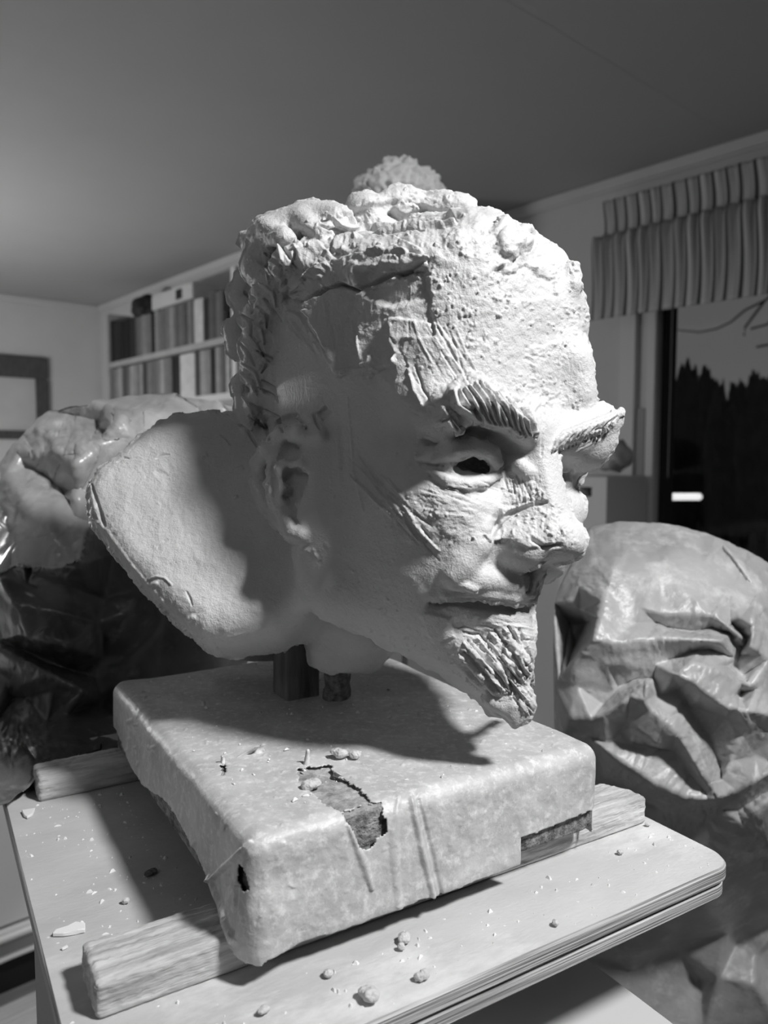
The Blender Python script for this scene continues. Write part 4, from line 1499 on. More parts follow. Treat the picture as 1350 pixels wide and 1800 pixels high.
    R.line([(596, 700), (600, 760), (606, 850)], 8, -0.0006)
    # torn corner above the ear
    R.patch([(556, 726), (572, 716), (580, 724), (568, 740)], -0.0022, 3, (0, 0), 2)
    R.line([(552, 728), (556, 742), (562, 752)], 3, -0.0022)
    # shoulder marks
    R.rough([(140, 850), (260, 745), (430, 730), (500, 1090), (345, 1112), (200, 985)], 0.0006, 50, seed=6.6)
    R.line([(160, 850), (168, 878), (176, 905), (184, 925)], [2, 5, 6, 3], -0.0016)
    R.line([(150, 905), (182, 925), (225, 985), (290, 1060)], [3, 5, 4, 3], 0.0007)
    R.patch([(205, 838), (240, 832), (250, 880), (236, 920), (215, 915)], 0.0003, 20, (-.001, 0), 6)
    R.patch([(280, 830), (330, 810), (345, 870), (318, 915), (296, 880)], -0.0005, 18, (0.0016, 0), 6)
    R.patch([(265, 930), (340, 935), (360, 990), (290, 985)], 0.0003, 18, (0, .001), 6)
    R.patch([(300, 1010), (370, 1000), (390, 1060), (340, 1075)], 0.0003, 18, (0, .001), 6)
    for q_ in ([(388, 765), (398, 771), (406, 782)], [(275, 806), (285, 800), (297, 799)], [(206, 811), (218, 805), (226, 806)], [(328, 1040), (333, 1050), (338, 1064)]):
        R.line(q_, [1.5, 3, 1.5], -0.0011)
    for x, y, r in [(355, 803, 6), (418, 825, 6), (412, 875, 4), (268, 1028, 6), (332, 1088, 7)]:
        R.line([(x, y), (x + r, y - r * .4)], r, 0.0014)
    R.line([(262, 1018), (275, 1013), (290, 1016), (302, 1028)], [2, 3, 3, 2], 0.0010)
    R.crumbs([(150, 860), (260, 760), (480, 760), (500, 1080), (345, 1105), (200, 985)], 60, (1.5, 4), 0.0004, 28)

    n = normals(w, q)
    px, py, zc = project(w)
    facing = np.clip((-(w - CAM) * n).sum(1) / np.linalg.norm(w - CAM, axis=1) / 0.13, 0, 1)
    ix, iy = np.clip(px, 0, 1348), np.clip(py, 0, 1798)
    x0, y0 = ix.astype(int), iy.astype(int)
    fx, fy = ix - x0, iy - y0
    H = R.h
    h = H[x0, y0] * (1 - fx) * (1 - fy) + H[x0 + 1, y0] * fx * (1 - fy) + H[x0, y0 + 1] * (1 - fx) * fy + H[x0 + 1, y0 + 1] * fx * fy
    back = 0.0018 * fbm(w * 60, 2) + 0.0012 * ridged(w * 120, 2)
    return w + n * (h * facing + back * (1 - facing))[:, None]


bust = thing('clay_bust', 'pale grey clay bust of a bearded man leaning forward on a wooden post', 'sculpture', (-0.045, 0.525, 1.13))
_w, _q = build_bust()
link('head_and_shoulder', np_mesh('head_and_shoulder', _w, _q), M['clay'], bust)


# ------------------------------------------------------------------ modelling stand, battens, wrapped board
SW = np.array([0.856, 0.5165, 0])
SD = np.array([-0.5165, 0.856, 0])
SW /= np.linalg.norm(SW)
SD = np.array([-SW[1], SW[0], 0])
NEAR = np.array([-0.0589, 0.3268, 0])
Z_SLAB, T_SLAB, T_BAT = 1.13, 0.05, 0.018
Z_TAB = Z_SLAB - T_SLAB - T_BAT
SF = frame(NEAR, SW, SD)               # local x along the front edge, y to the back


def sp(x, y, z):
    return NEAR + SW * x + SD * y + np.array([0, 0, z])


def rounded_plate(bm, x0, x1, y0, y1, z0, z1, radii, fr, edge=.0015):
    """plate with corner radii (front-left, front-right, back-right, back-left)"""
    ring = []
    for (cx, cy, a0), r in zip(((x0, y0, 180), (x1, y0, 270), (x1, y1, 0), (x0, y1, 90)), radii):
        ox = cx + (r if cx == x0 else -r)
        oy = cy + (r if cy == y0 else -r)
        for k in range(9):
            a = math.radians(a0 + 90 * k / 8)
            ring.append((ox + r * math.cos(a), oy + r * math.sin(a)))
    cx, cy = (x0 + x1) / 2, (y0 + y1) / 2

    def loop(z, inset):
        out = []
        for x, y in ring:
            dx, dy = cx - x, cy - y
            L = math.hypot(dx, dy)
            out.append(bm.verts.new(fr @ Vector((x + dx / L * inset, y + dy / L * inset, z))))
        return out
    ls = [loop(z0, edge), loop(z0 + edge, 0), loop(z1 - edge, 0), loop(z1, edge)]
    n = len(ring)
    fs = []
    for a, b in zip(ls[:-1], ls[1:]):
        for i in range(n):
            fs.append(bm.faces.new((a[i], a[(i + 1) % n], b[(i + 1) % n], b[i])))
    top = bm.faces.new(ls[-1])
    bm.faces.new(ls[0][::-1])
    return top


stand = thing('modelling_stand', 'square plywood modelling stand with two layered boards, dusted with dry clay', 'stand', tuple(sp(.1, .16, 0)))


def board(name, x0, x1, y0, y1, z0, z1, radii, top_mat, m):
    bm = bmesh.new()
    rounded_plate(bm, x0, x1, y0, y1, z0, z1, radii, SF)
    bmesh.ops.recalc_face_normals(bm, faces=bm.faces)
    o = bm_obj(name, bm, m, stand)
    o.data.materials.append(M[top_mat])
    for p in o.data.polygons:
        if p.normal.z > .9 and len(p.vertices) > 8:
            p.material_index = 1
    return o


TX0, TX1, TY0, TY1 = -.0775, .284, -.0455, .36
board('table_board', TX0, TX1, TY0, TY1, Z_TAB - .0095, Z_TAB, (.004, .016, .016, .01), 'dusty_ply', M['ply_edge'])
board('lower_board', TX0 + .0015, TX1 - .0005, TY0 + .0015, TY1 - .002, Z_TAB - .0195, Z_TAB - .0108, (.004, .016, .016, .01), 'dusty_ply', M['ply_edge'])
box('spacer', (TX0 + .02, TY0 + .008, Z_TAB - .0112), (TX1 - .02, TY1 - .03, Z_TAB - .0090), M['black'], SF, stand)
zl = Z_TAB - .0195
bm = bmesh.new()
add_box(bm, (TX0 + .004, -.03, 0), (TX0 + .022, .152, zl - .001), SF)
side_ = bm_obj('side_panel', bm, M['grey_paint'], stand)
bv = side_.modifiers.new('round', 'BEVEL')
bv.width = .006
bv.segments = 3
box('side_panel', (.19, .06, 0), (.208, .25, zl - .001), M['grey_paint'], SF, stand, .004)
box('cross_rail', (TX0 + .022, .10, zl - .05), (.19, .12, zl - .004), M['grey_paint'], SF, stand, .003)
# lower shelf: pale board seen below the front edge
sh_z = 0.965
bm = bmesh.new()
rounded_plate(bm, -.055, .252, -.06, .30, sh_z - .016, sh_z, (.02, .03, .02, .02), SF, .003)
bm_obj('lower_shelf', bm, M['white_paint'], stand)


def batten(x0, x1, y0, y1, seed, r_end, label):
    S = Sculpt((x0 - .006, y0 - .006, -.004), (x1 + .006, y1 + .006, T_BAT + .004), .0011)
    S.rbox(((x0 + x1) / 2, (y0 + y1) / 2, T_BAT / 2), ((x1 - x0) / 2, (y1 - y0) / 2, T_BAT / 2), .0028, 0)
    if r_end:
        S.ell((x1 + .022, (y0 + y1) / 2 + .02, T_BAT / 2), (.03, .03, .04), .004, 'cut')
    v, q = S.surface()
    n = normals(v, q)
    a = fbm(v * np.array([45, 260, 260]) + seed, 3)
    b = fbm(v * 320 + seed, 2)
    v = v + n * (0.0006 * a + 0.0004 * b)[:, None] * (np.clip(v[:, 2:] / .003, 0, 1))
    w = v @ np.stack([SW, SD, [0, 0, 1]]) + NEAR + np.array([0, 0, Z_TAB])
    me = np_mesh('wooden_batten', w, q)
    o = link('wooden_batten', me, M['dusty_batten'])
    return tag(o, label, 'batten', 'battens under the wrapped board')


batten(-.064, .276, .014, .046, 2.0, True, 'dusty wooden batten under the front of the wrapped board, sticking out both sides')
p_ = onz(68, 1412, Z_TAB) - NEAR
bx0, by0 = float(p_ @ SW), float(p_ @ SD)
batten(bx0, bx0 + .33, by0, by0 + .03, 9.0, False, 'dim wooden batten under the back of the wrapped board, beside the black bag')

# board core
SLW, SLL = .214, .277
base = thing('armature_board', 'thick square board wrapped in torn clay-smeared plastic film under the clay bust', 'board', tuple(sp(SLW / 2, SLL / 2, Z_SLAB - T_SLAB)))
S = Sculpt((-.004, -.004, -.004), (SLW + .004, SLL + .004, T_SLAB + .004), .0018)
S.rbox((SLW / 2, SLL / 2, T_SLAB / 2), (SLW / 2 - .001, SLL / 2 - .001, T_SLAB / 2 - .0006), .002, 0)
v, q = S.surface()
n = normals(v, q)
g = fbm(v * np.array([420, 420, 60]), 2) * (np.abs(n[:, 1]) > .7) + fbm(v * np.array([300, 60, 300]), 2) * (np.abs(n[:, 1]) <= .7)
v = v + n * (.0007 * g)[:, None]
w = v @ np.stack([SW, SD, [0, 0, 1]]) + NEAR + np.array([0, 0, Z_SLAB - T_SLAB])
core = link('wooden_core', np_mesh('wooden_core', w, q), M['board_wood'], base)
core.data.materials.append(M['dusty_core'])
core.data.polygons.foreach_set('material_index', (normals(w, q)[q].mean(1)[:, 2] > .75).astype(np.int32))

# film skin : a thin shell round the core with sagging hem, folds and torn openings
S = Sculpt((-.014, -.014, -.030), (SLW + .014, SLL + .014, T_SLAB + .010), .0014)
S.rbox((SLW / 2, SLL / 2, T_SLAB / 2 - .004), (SLW / 2 + .0022, SLL / 2 + .0022, T_SLAB / 2 + .0055), .009, 0)
S.cone((.006, .006, -.006), (.010, .006, .012), .0075, .009, .014)
S.cone((.004, .020, -.002), (.012, .014, .02), .006, .009, .01)
v, q = S.surface()
v = smooth_mesh(v, q, 1)
v, q = subdivide(v, q)
w0 = v @ np.stack([SW, SD, [0, 0, 1]]) + NEAR + np.array([0, 0, Z_SLAB - T_SLAB])
if np.einsum('ij,ij->i', w0[q[:, 0]] - NEAR, np.cross(w0[q[:, 1]] - NEAR, w0[q[:, 2]] - NEAR)).sum() < 0:
    q = q[:, ::-1].copy()
n = normals(w0, q)
side = np.clip((.045 - v[:, 2]) / .02, 0, 1)
lf = fbm(v * 28 + 4, 3) * .0008 + ridged(v * np.array([60, 60, 22]) + 1.7, 2) * .0005 * side + fbm(v * 190, 2) * .00012
# pleats near the front corner and along the faces
R = Relief()
R.line([(440, 1480), (400, 1520), (372, 1545)], [5, 6, 4], .0022)
R.line([(427, 1490), (418, 1560), (412, 1640)], [3, 5, 4], -.0012)
R.line([(368, 1540), (388, 1590), (412, 1655)], [4, 6, 6], .002)
R.line([(612, 1450), (640, 1520), (652, 1560)], [4, 10, 6], .0014)
R.line([(722, 1405), (740, 1490), (762, 1580)], [5, 8, 5], .0016)
R.line([(735, 1405), (756, 1490), (775, 1575)], [3, 6, 4], -.0012)
R.line([(700, 1400), (690, 1480), (700, 1590)], [4, 12, 8], .0009)
R.crumbs([(220, 1210), (440, 1470), (1050, 1320), (940, 1250), (700, 1180)], 70, (1.5, 4), .0009, 40)
R.crumbs([(440, 1490), (1060, 1330), (1055, 1440), (700, 1600), (450, 1670)], 90, (1.5, 5), .0005, 41)
R.crumbs([(210, 1230), (430, 1490), (400, 1600), (330, 1490), (215, 1300)], 50, (1.5, 6), .0008, 42)
R.rough([(440, 1485), (1060, 1330), (1055, 1450), (700, 1600), (450, 1675)], .0003, 22, seed=2.5)
px, py, zc = project(w0)
hx = R.h[np.clip(px, 0, 1349).astype(int), np.clip(py, 0, 1799).astype(int)]
front = ((w0 - CAM) * n).sum(1) < 0
w1 = w0 + n * (lf + hx * front)[:, None]
# torn openings and the hem
px, py, zc = project(w1)
jag = 4 * perlin(w1 * 260) + 3 * perlin(w1 * 700)
tear_top = [(524, 1352), (580, 1345), (586, 1362), (605, 1372), (630, 1385), (652, 1410), (640, 1413), (600, 1425), (570, 1412), (545, 1390), (527, 1375)]
tear_front = [(604, 1430), (640, 1416), (668, 1412), (676, 1440), (684, 1460), (672, 1468), (658, 1470), (662, 1482), (642, 1493), (628, 1482), (622, 1460)]
tear_small = [(418, 1520), (428, 1525), (436, 1560), (428, 1570), (420, 1550)]
hole = np.zeros(len(w1), bool)
for t_ in (tear_top, tear_front, tear_small, [(388, 1345), (394, 1340), (397, 1355), (391, 1362)]):
    hole |= (poly_sdf(np.array(t_, float), px, py) + jag * (.5 if len(t_) < 6 else 1) < 0) & front
# hem: film stops short of the bottom; higher on the left side, torn at the right end of the front
hem = np.full(len(w1), .0 - .004)
leftside = v[:, 0] < .004
hem[leftside] = .012 - .006 * np.sin(v[leftside, 1] * 40) - .018 * np.clip(1 - v[leftside, 1] / .05, 0, 1)
rightend = (v[:, 1] < .004) & (v[:, 0] > .13)
hem[rightend] = np.where(v[rightend, 0] > .155, .011 + .05 * (v[rightend, 0] - .155), -.004)
hem = hem + .0012 * perlin(w1 * 150)
hole |= v[:, 2] < hem
keepf = ~hole[q].any(1)
q2 = q[keepf]
used = np.unique(q2)
mp = np.full(len(w1), -1)
mp[used] = np.arange(len(used))
film = link('plastic_film', np_mesh('plastic_film', w1[used], mp[q2]), M['plastic_film'], base)
sol = film.modifiers.new('thickness', 'SOLIDIFY')
sol.thickness = .0006
sol.offset = -1
# curled flaps beside the tears
def flap(pix, lift, name='film_flap'):
    """small torn tongue standing up from the film: base edge on the board top, tip lifted"""
    (ax, ay), (bx_, by_), (tx, ty) = pix
    a, b = onz(ax, ay, Z_SLAB), onz(bx_, by_, Z_SLAB)
    mid = (a + b) / 2
    dp = (mid - CAM) @ _F
    t = at(tx, ty, dp)
    bm = bmesh.new()
    g = []
    for i in range(5):
        f = i / 4
        wv = 1 - .75 * f
        c = mid * (1 - f) + t * f + np.array([0, .002 * math.sin(f * 3), 0])
        h = (b - a) / 2 * wv
        g.append([bm.verts.new(c - h), bm.verts.new(c + np.array([0, -.001, .0006])), bm.verts.new(c + h)])
    for r0, r1 in zip(g[:-1], g[1:]):
        for k in range(2):
            bm.faces.new((r0[k], r0[k + 1], r1[k + 1], r1[k]))
    o = bm_obj(name, bm, M['plastic_film'], base, True)
    s_ = o.modifiers.new('thickness', 'SOLIDIFY')
    s_.thickness = .0006


flap([(533, 1350), (545, 1349), (541, 1317)], .01)
flap([(440, 1330), (466, 1324), (462, 1308)], .01)
flap([(405, 1338), (440, 1328), (452, 1312)], .01)
flap([(388, 1347), (396, 1347), (390, 1328)], .01)
flap([(586, 1365), (612, 1376), (592, 1358)], .01)

# armature post and its crusted stub belong to the bust
pb_ = onz(524, 1232, Z_SLAB)
pl_ = pb_ - NEAR
lx, ly = float(pl_ @ SW), float(pl_ @ SD)
S = Sculpt((-.02, -.02, -.001), (.02, .02, .125), .0011)
S.rbox((0, 0, .06), (.0125, .0125, .062), .0012, 0)
v, q = S.surface()
n = normals(v, q)
v = v + n * (.0006 * fbm(v * np.array([330, 330, 14]), 2))[:, None]
w = v @ np.stack([SW, SD, [0, 0, 1]]) + NEAR + SW * (lx + .004) + SD * (ly + .012) + np.array([0, 0, Z_SLAB])
link('wooden_post', np_mesh('wooden_post', w, q), M['raw_wood'], bust)
sb_ = onz(588, 1236, Z_SLAB) + np.array([0, .008, 0])
S = Sculpt((-.02, -.02, -.002), (.02, .02, .046), .0011)
S.chain([(0, 0, 0), (.001, 0, .018), (.001, .001, .034)], [.009, .0075, .004], .004)
S.cone((.006, .004, .0), (.009, .004, .03), .004, .003, .003)
v, q = S.surface()
n = normals(v, q)
v = v + n * (.0012 * fbm(v * 160, 3))[:, None]
o = link('plaster_stub', np_mesh('plaster_stub', v + sb_, q), M['board_wood'], bust)
# ragged clay scraps hanging where the post enters the neck
S = Sculpt((-.03, -.03, -.03), (.03, .03, .03), .0011)
c0 = at(530, 1118, .525)
for dx, dz, L in ((-.012, 0, .010), (-.004, .002, .007), (.004, .0, .012), (.011, -.003, .013), (.018, -.004, .006)):
    S.chain([(dx, 0, dz + .008), (dx + .001, -.002, dz - L)], [.0055, .0016], .003)
v, q = S.surface()
n = normals(v, q)
v = v + n * (.0008 * fbm(v * 200, 2))[:, None]
link('clay_scrap', np_mesh('clay_scrap', v + c0, q), M['clay'], bust)

# ------------------------------------------------------------------ crumbs of dry clay
def crumb(px, py, z, size, seed, label, lobes=2, name='clay_lump', squash=.8, tone='clay', group='loose clay lumps'):
    c = onz(px, py, z)
    r = random.Random(seed)
    h = size * .05
    S = Sculpt((-size * 1.5,) * 3, (size * 1.5,) * 3, max(h, size * .07))
    for k in range(lobes):
        a = r.uniform(0, 6.28)
        d_ = size * (.0 if lobes == 1 else .42)
        S.ell((math.cos(a + k * 2.6) * d_, math.sin(a + k * 2.6) * d_ * .7, size * r.uniform(-.05, .15)), (size * r.uniform(.5, .75), size * r.uniform(.45, .65), size * squash * r.uniform(.5, .7)), size * .08)
    if lobes > 1:
        S.cone((-size, size * .1, size * .5), (size, -size * .2, size * .55), size * .09, size * .05, size * .05, 'cut')
    v, q = S.surface()
    v = smooth_mesh(v, q, 1)
    n = normals(v, q)
    v = v + n * (size * .10 * fbm(v / size * 2.2 + seed, 3))[:, None]
    v[:, 2] -= v[:, 2].min()
    if np.einsum('ij,ij->i', v[q[:, 0]], np.cross(v[q[:, 1]], v[q[:, 2]])).sum() < 0:
        q = q[:, ::-1].copy()
    o = link(name, np_mesh(name, v + c, q), M[tone])
    return tag(o, label, 'clay lump', group)


ZT = Z_TAB + .0004
crumb(706, 1656, ZT, .0045, 1, 'rounded clay lump on the table before the board, rear of a touching pair')
crumb(705, 1670, ZT, .0035, 2, 'small folded clay lump on the table, front one of a touching pair', 1)
crumb(745, 1724, ZT, .0042, 3, 'curled ragged clay crumb near the front edge of the table, right of the split lump')
crumb(648, 1757, ZT, .0058, 4, 'split walnut-like clay lump at the front edge of the table', 3)
crumb(577, 1717, ZT, .0034, 5, 'small pear-shaped clay lump in the shadow in front of the board', 1)
crumb(460, 1782, ZT, .0032, 6, 'tiny clay crumb at the bottom edge of the picture', 2)
crumb(221, 1588, ZT, .0033, 7, 'pale pebble-like clay crumb on the open left side of the table', 1)
crumb(266, 1537, ZT, .0048, 8, 'dark flat clay chip in the shadow left of the wrapped board', 2, squash=.4, tone='dark_clay')
crumb(976, 1627, ZT, .0034, 9, 'small clay crumb on the right part of the table top', 1)
crumb(1090, 1502, ZT, .003, 10, 'tiny pale clay crumb beside the right end of the front batten', 1)
crumb(1138, 1452, ZT, .0024, 11, 'tiny clay ball touching the rounded end of the front batten', 1)
ZS = Z_SLAB + .0022
crumb(598, 1331, ZS, .0052, 12, 'rounded clay lump on the wrapped board, left one of two in the shadow edge', 2)
crumb(624, 1333, ZS, .0050, 13, 'round clay lump on the wrapped board, right one of two in the shadow edge', 1)
crumb(546, 1388, Z_SLAB, .0055, 14, 'folded clay lump lying in the torn opening of the film', 2)


def flake(pix, z, th, label):
    pts = [onz(x, y, z) for x, y in pix]
    bm = bmesh.new()
    lo = [bm.verts.new(p) for p in pts]
    hi = [bm.verts.new(p + np.array([0, 0, th])) for p in pts]
    n = len(pts)
    bm.faces.new(hi)
    bm.faces.new(lo[::-1])
    for i in range(n):
        bm.faces.new((lo[i], lo[(i + 1) % n], hi[(i + 1) % n], hi[i]))
    bmesh.ops.bevel(bm, geom=bm.edges[:], offset=th * .2, segments=1, affect='EDGES')
    return tag(bm_obj('clay_flake', bm, M['pale_grit']), label, 'clay flake', 'flat clay flakes')


flake([(92, 1647), (98, 1640), (120, 1635), (133, 1626), (150, 1628), (150, 1640), (132, 1643), (112, 1647)], ZT, .0022, 'long flat white clay flake lying on the left side of the table')
flake([(38, 1428), (62, 1424), (58, 1434), (48, 1440), (42, 1437)], ZT, .0018, 'half-moon clay flake at the back left corner of the table')
flake([(107, 1669), (118, 1663), (120, 1666), (110, 1671)], ZT, .0008, 'thin clay sliver just below the long white flake')

# fine grit, uncountable: one object for the table, one for the board
def grit(name, label, n, xr, yr, z, size, seed, avoid=None):
    r = random.Random(seed)
    V, Q = [], []
    for _ in range(n):
        x, y = r.uniform(*xr), r.uniform(*yr)
        if avoid and avoid(x, y):
            continue
        s_ = size * (0.35 + 1.0 * r.random() ** 3)
        a = r.uniform(0, 3.14)
        l_, w_, h_ = s_ * r.uniform(.8, 1.8), s_ * r.uniform(.4, .9), s_ * r.uniform(.25, .7)
        c = sp(x, y, z)
        ca, sa_ = math.cos(a), math.sin(a)
        b = len(V)
        for u, v_, k in ((-1, -.8, 0), (1, -.6, 0), (.8, 1, 0), (-.7, .8, 0), (-.4, -.3, 1), (.5, -.3, .8), (.3, .4, 1), (-.4, .4, .7)):
            X, Y = u * l_ / 2, v_ * w_ / 2
            V.append(c + np.array([X * ca - Y * sa_, X * sa_ + Y * ca, k * h_]))
        for f in ((4, 5, 6, 7), (0, 1, 5, 4), (1, 2, 6, 5), (2, 3, 7, 6), (3, 0, 4, 7)):
            Q.append([b + i for i in f])
    o = link(name, np_mesh(name, V, Q, False), M['pale_grit'])
    o['kind'] = 'stuff'
    return tag(o, label, 'grit')


inslab = lambda x, y: 0 < x < SLW and 0 < y < SLL or (-.066 < x < .278 and .012 < y < .048)
grit('table_grit', 'fine pale grit of dry clay scattered over the table top', 900, (TX0 + .004, TX1 - .006), (TY0 + .004, .25), Z_TAB, .0021, 3, inslab)
grit('board_grit', 'fine dry clay grit scattered on top of the wrapped board', 260, (.008, SLW - .008), (.008, SLL - .01), Z_SLAB + .0018, .0018, 4)
o = None


# ------------------------------------------------------------------ plastic-covered shapes behind
def drape(name, pts, m, cats, back_shift, seed, fine, folds=(), floor_z=None, sub=3, outline=None, cap=None):
    """crumpled film: control points (px, py, depth) span a faceted sheet; closed at the back into a full volume"""
    P2 = [Vector((x, y)) for x, y, _ in pts]
    idx = list(range(len(pts)))
    ed = [tuple(f) for f in folds]
    vs, es, fs, ov, oe, of = geometry.delaunay_2d_cdt(P2, ed, [], 0, 0.5)
    dep = []
    for k, o in enumerate(ov):
        if o:
            dep.append(pts[o[0]][2])
        else:
            x, y = vs[k]
            d2 = [((x - a) ** 2 + (y - b) ** 2, c) for a, b, c in pts]
            d2.sort()
            w_ = [1 / (d + 1) for d, _ in d2[:3]]
            dep.append(sum(a * b[1] for a, b in zip(w_, d2[:3])) / sum(w_))
    V = np.array([at(x, y, d) for (x, y), d in zip(vs, dep)])
    T = np.array([list(f) for f in fs if len(f) == 3])
    if outline is not None:
        c2 = np.array([(vs[a] + vs[b] + vs[c]) / 3 for a, b, c in T])
        T = T[poly_sdf(np.array(outline, float), c2[:, 0], c2[:, 1]) < 0]
        us = np.unique(T)
        mp_ = np.full(len(V), -1)
        mp_[us] = np.arange(len(us))
        V, T = V[us], mp_[T]
    # consistent winding towards the viewer
    nn = np.cross(V[T[:, 1]] - V[T[:, 0]], V[T[:, 2]] - V[T[:, 0]])
    fl = ((V[T[:, 0]] - CAM) * nn).sum(1) > 0
    T[fl] = T[fl][:, ::-1]
    sharp, _ = edges_of(T)
    base_n = len(V)
    for it in range(sub):
        V, T = subdivide_tri(V, T)
    V = smooth_mesh(V, T, 2 if it == 0 else 1, 0.4)
    n = normals(V, T)
    cr = 0
    for sc, am in fine:
        warp = V + .02 * np.stack([perlin(V * 14 + s_) for s_ in (1.3, 7.7, 13.1)], 1)
        cr = cr + am * (ridged(warp * sc + seed, 2) - .4)
    V = V + n * np.asarray(cr)[:, None]
    part = None
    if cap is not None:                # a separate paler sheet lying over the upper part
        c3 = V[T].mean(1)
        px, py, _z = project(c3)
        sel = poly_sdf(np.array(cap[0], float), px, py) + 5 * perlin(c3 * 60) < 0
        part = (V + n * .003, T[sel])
    # close: boundary loop goes back and, where asked, down to the floor
    e, inv = edges_of(T)
    cnt = np.bincount(inv.ravel(), minlength=len(e))
    be = e[cnt == 1]
    nxt = {}
    for a, b in be:
        nxt.setdefault(a, []).append(b)
        nxt.setdefault(b, []).append(a)
    loop = [be[0][0], nxt[be[0][0]][0]]
    while True:
        c = [k for k in nxt[loop[-1]] if k != loop[-2]]
        if not c or c[0] == loop[0]:
            break
        loop.append(c[0])
    L = V[loop]
    cen = L.mean(0)
    away = (L - CAM) / np.linalg.norm(L - CAM, axis=1)[:, None]
    rings = [L]
    for f in (.35, .7, 1.0):
        s_ = math.cos(f * math.pi / 2 * .8)
        q_ = cen + (L - cen) * (.35 + .65 * s_) + away * back_shift * f
        rings.append(q_)
    if floor_z is not None:
        for r_ in rings[1:]:
            low = np.clip((cen[2] - L[:, 2]) / max(1e-6, (cen[2] - L[:, 2].min())), 0, 1)
            r_[:, 2] = r_[:, 2] * (1 - low) + low * np.maximum(floor_z, r_[:, 2] * .0 + floor_z)
    VV = [V]
    off = len(V)
    prev = list(loop)
    TT = [T]
    m_ = len(loop)
    for r_ in rings[1:]:
        VV.append(r_)
        cur = [off + i for i in range(m_)]
        off += m_
        a = np.array(prev)
        b = np.array(cur)
        a2, b2 = np.roll(a, -1), np.roll(b, -1)
        TT += [np.stack([a, b, a2], 1), np.stack([a2, b, b2], 1)]
        prev = cur
    VV.append((rings[-1].mean(0))[None])
    a = np.array(prev)
    TT.append(np.stack([a, np.full(m_, off), np.roll(a, -1)], 1))
    VV, TT = np.concatenate(VV), np.concatenate(TT)
    me = np_mesh(name, VV, TT)
    bm = bmesh.new()
    bm.from_mesh(me)
    bmesh.ops.recalc_face_normals(bm, faces=bm.faces)
    bm.to_mesh(me)
    bm.free()
    o = link(name, me, m)
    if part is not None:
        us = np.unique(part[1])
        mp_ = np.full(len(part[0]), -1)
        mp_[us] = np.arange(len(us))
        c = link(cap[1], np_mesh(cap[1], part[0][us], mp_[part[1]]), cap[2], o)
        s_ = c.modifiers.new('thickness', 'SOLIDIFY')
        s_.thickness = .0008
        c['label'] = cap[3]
    return o


def subdivide_tri(v, t):
    e, inv = edges_of(t)
    V = np.concatenate([v, (v[e[:, 0]] + v[e[:, 1]]) / 2])
    m_ = len(v) + inv
    T = np.concatenate([np.stack([t[:, 0], m_[:, 0], m_[:, 2]], 1), np.stack([m_[:, 0], t[:, 1], m_[:, 1]], 1), np.stack([m_[:, 2], m_[:, 1], t[:, 2]], 1), m_])
    return V, T


def zp(pts, ox, oy, sc, base, k=.66):
    """zoomed photograph coordinates -> frame pixels; depth = base(px, py) - lift"""
    out = []
    for x, y, l in pts:
        px, py = ox + x / sc, oy + y / sc
        b = base(px, py)
        if py > 1225 and px < 260:
            l = l * max(0, 1 - (py - 1225) / 150)
        out.append((px, py, b - l * k))
    return out


def ridges(pts, lines, step=42):
    """fold lines: densify each and clear loose points that crowd them"""
    dense = []
    for ln in lines:
        for (x0, y0, l0), (x1, y1, l1) in zip(ln[:-1], ln[1:]):
            m_ = max(1, int(math.hypot(x1 - x0, y1 - y0) / step))
            for i in range(m_):
                f = i / m_
                dense.append((x0 + (x1 - x0) * f, y0 + (y1 - y0) * f, l0 + (l1 - l0) * f))
        dense.append(ln[-1])
    keep = []
    for p in dense:
        if all((p[0] - q[0]) ** 2 + (p[1] - q[1]) ** 2 > 14 ** 2 for q in keep):
            keep.append(p)
    loose = [p for p in pts if all((p[0] - q[0]) ** 2 + (p[1] - q[1]) ** 2 > 58 ** 2 for q in keep)]
    return loose + keep


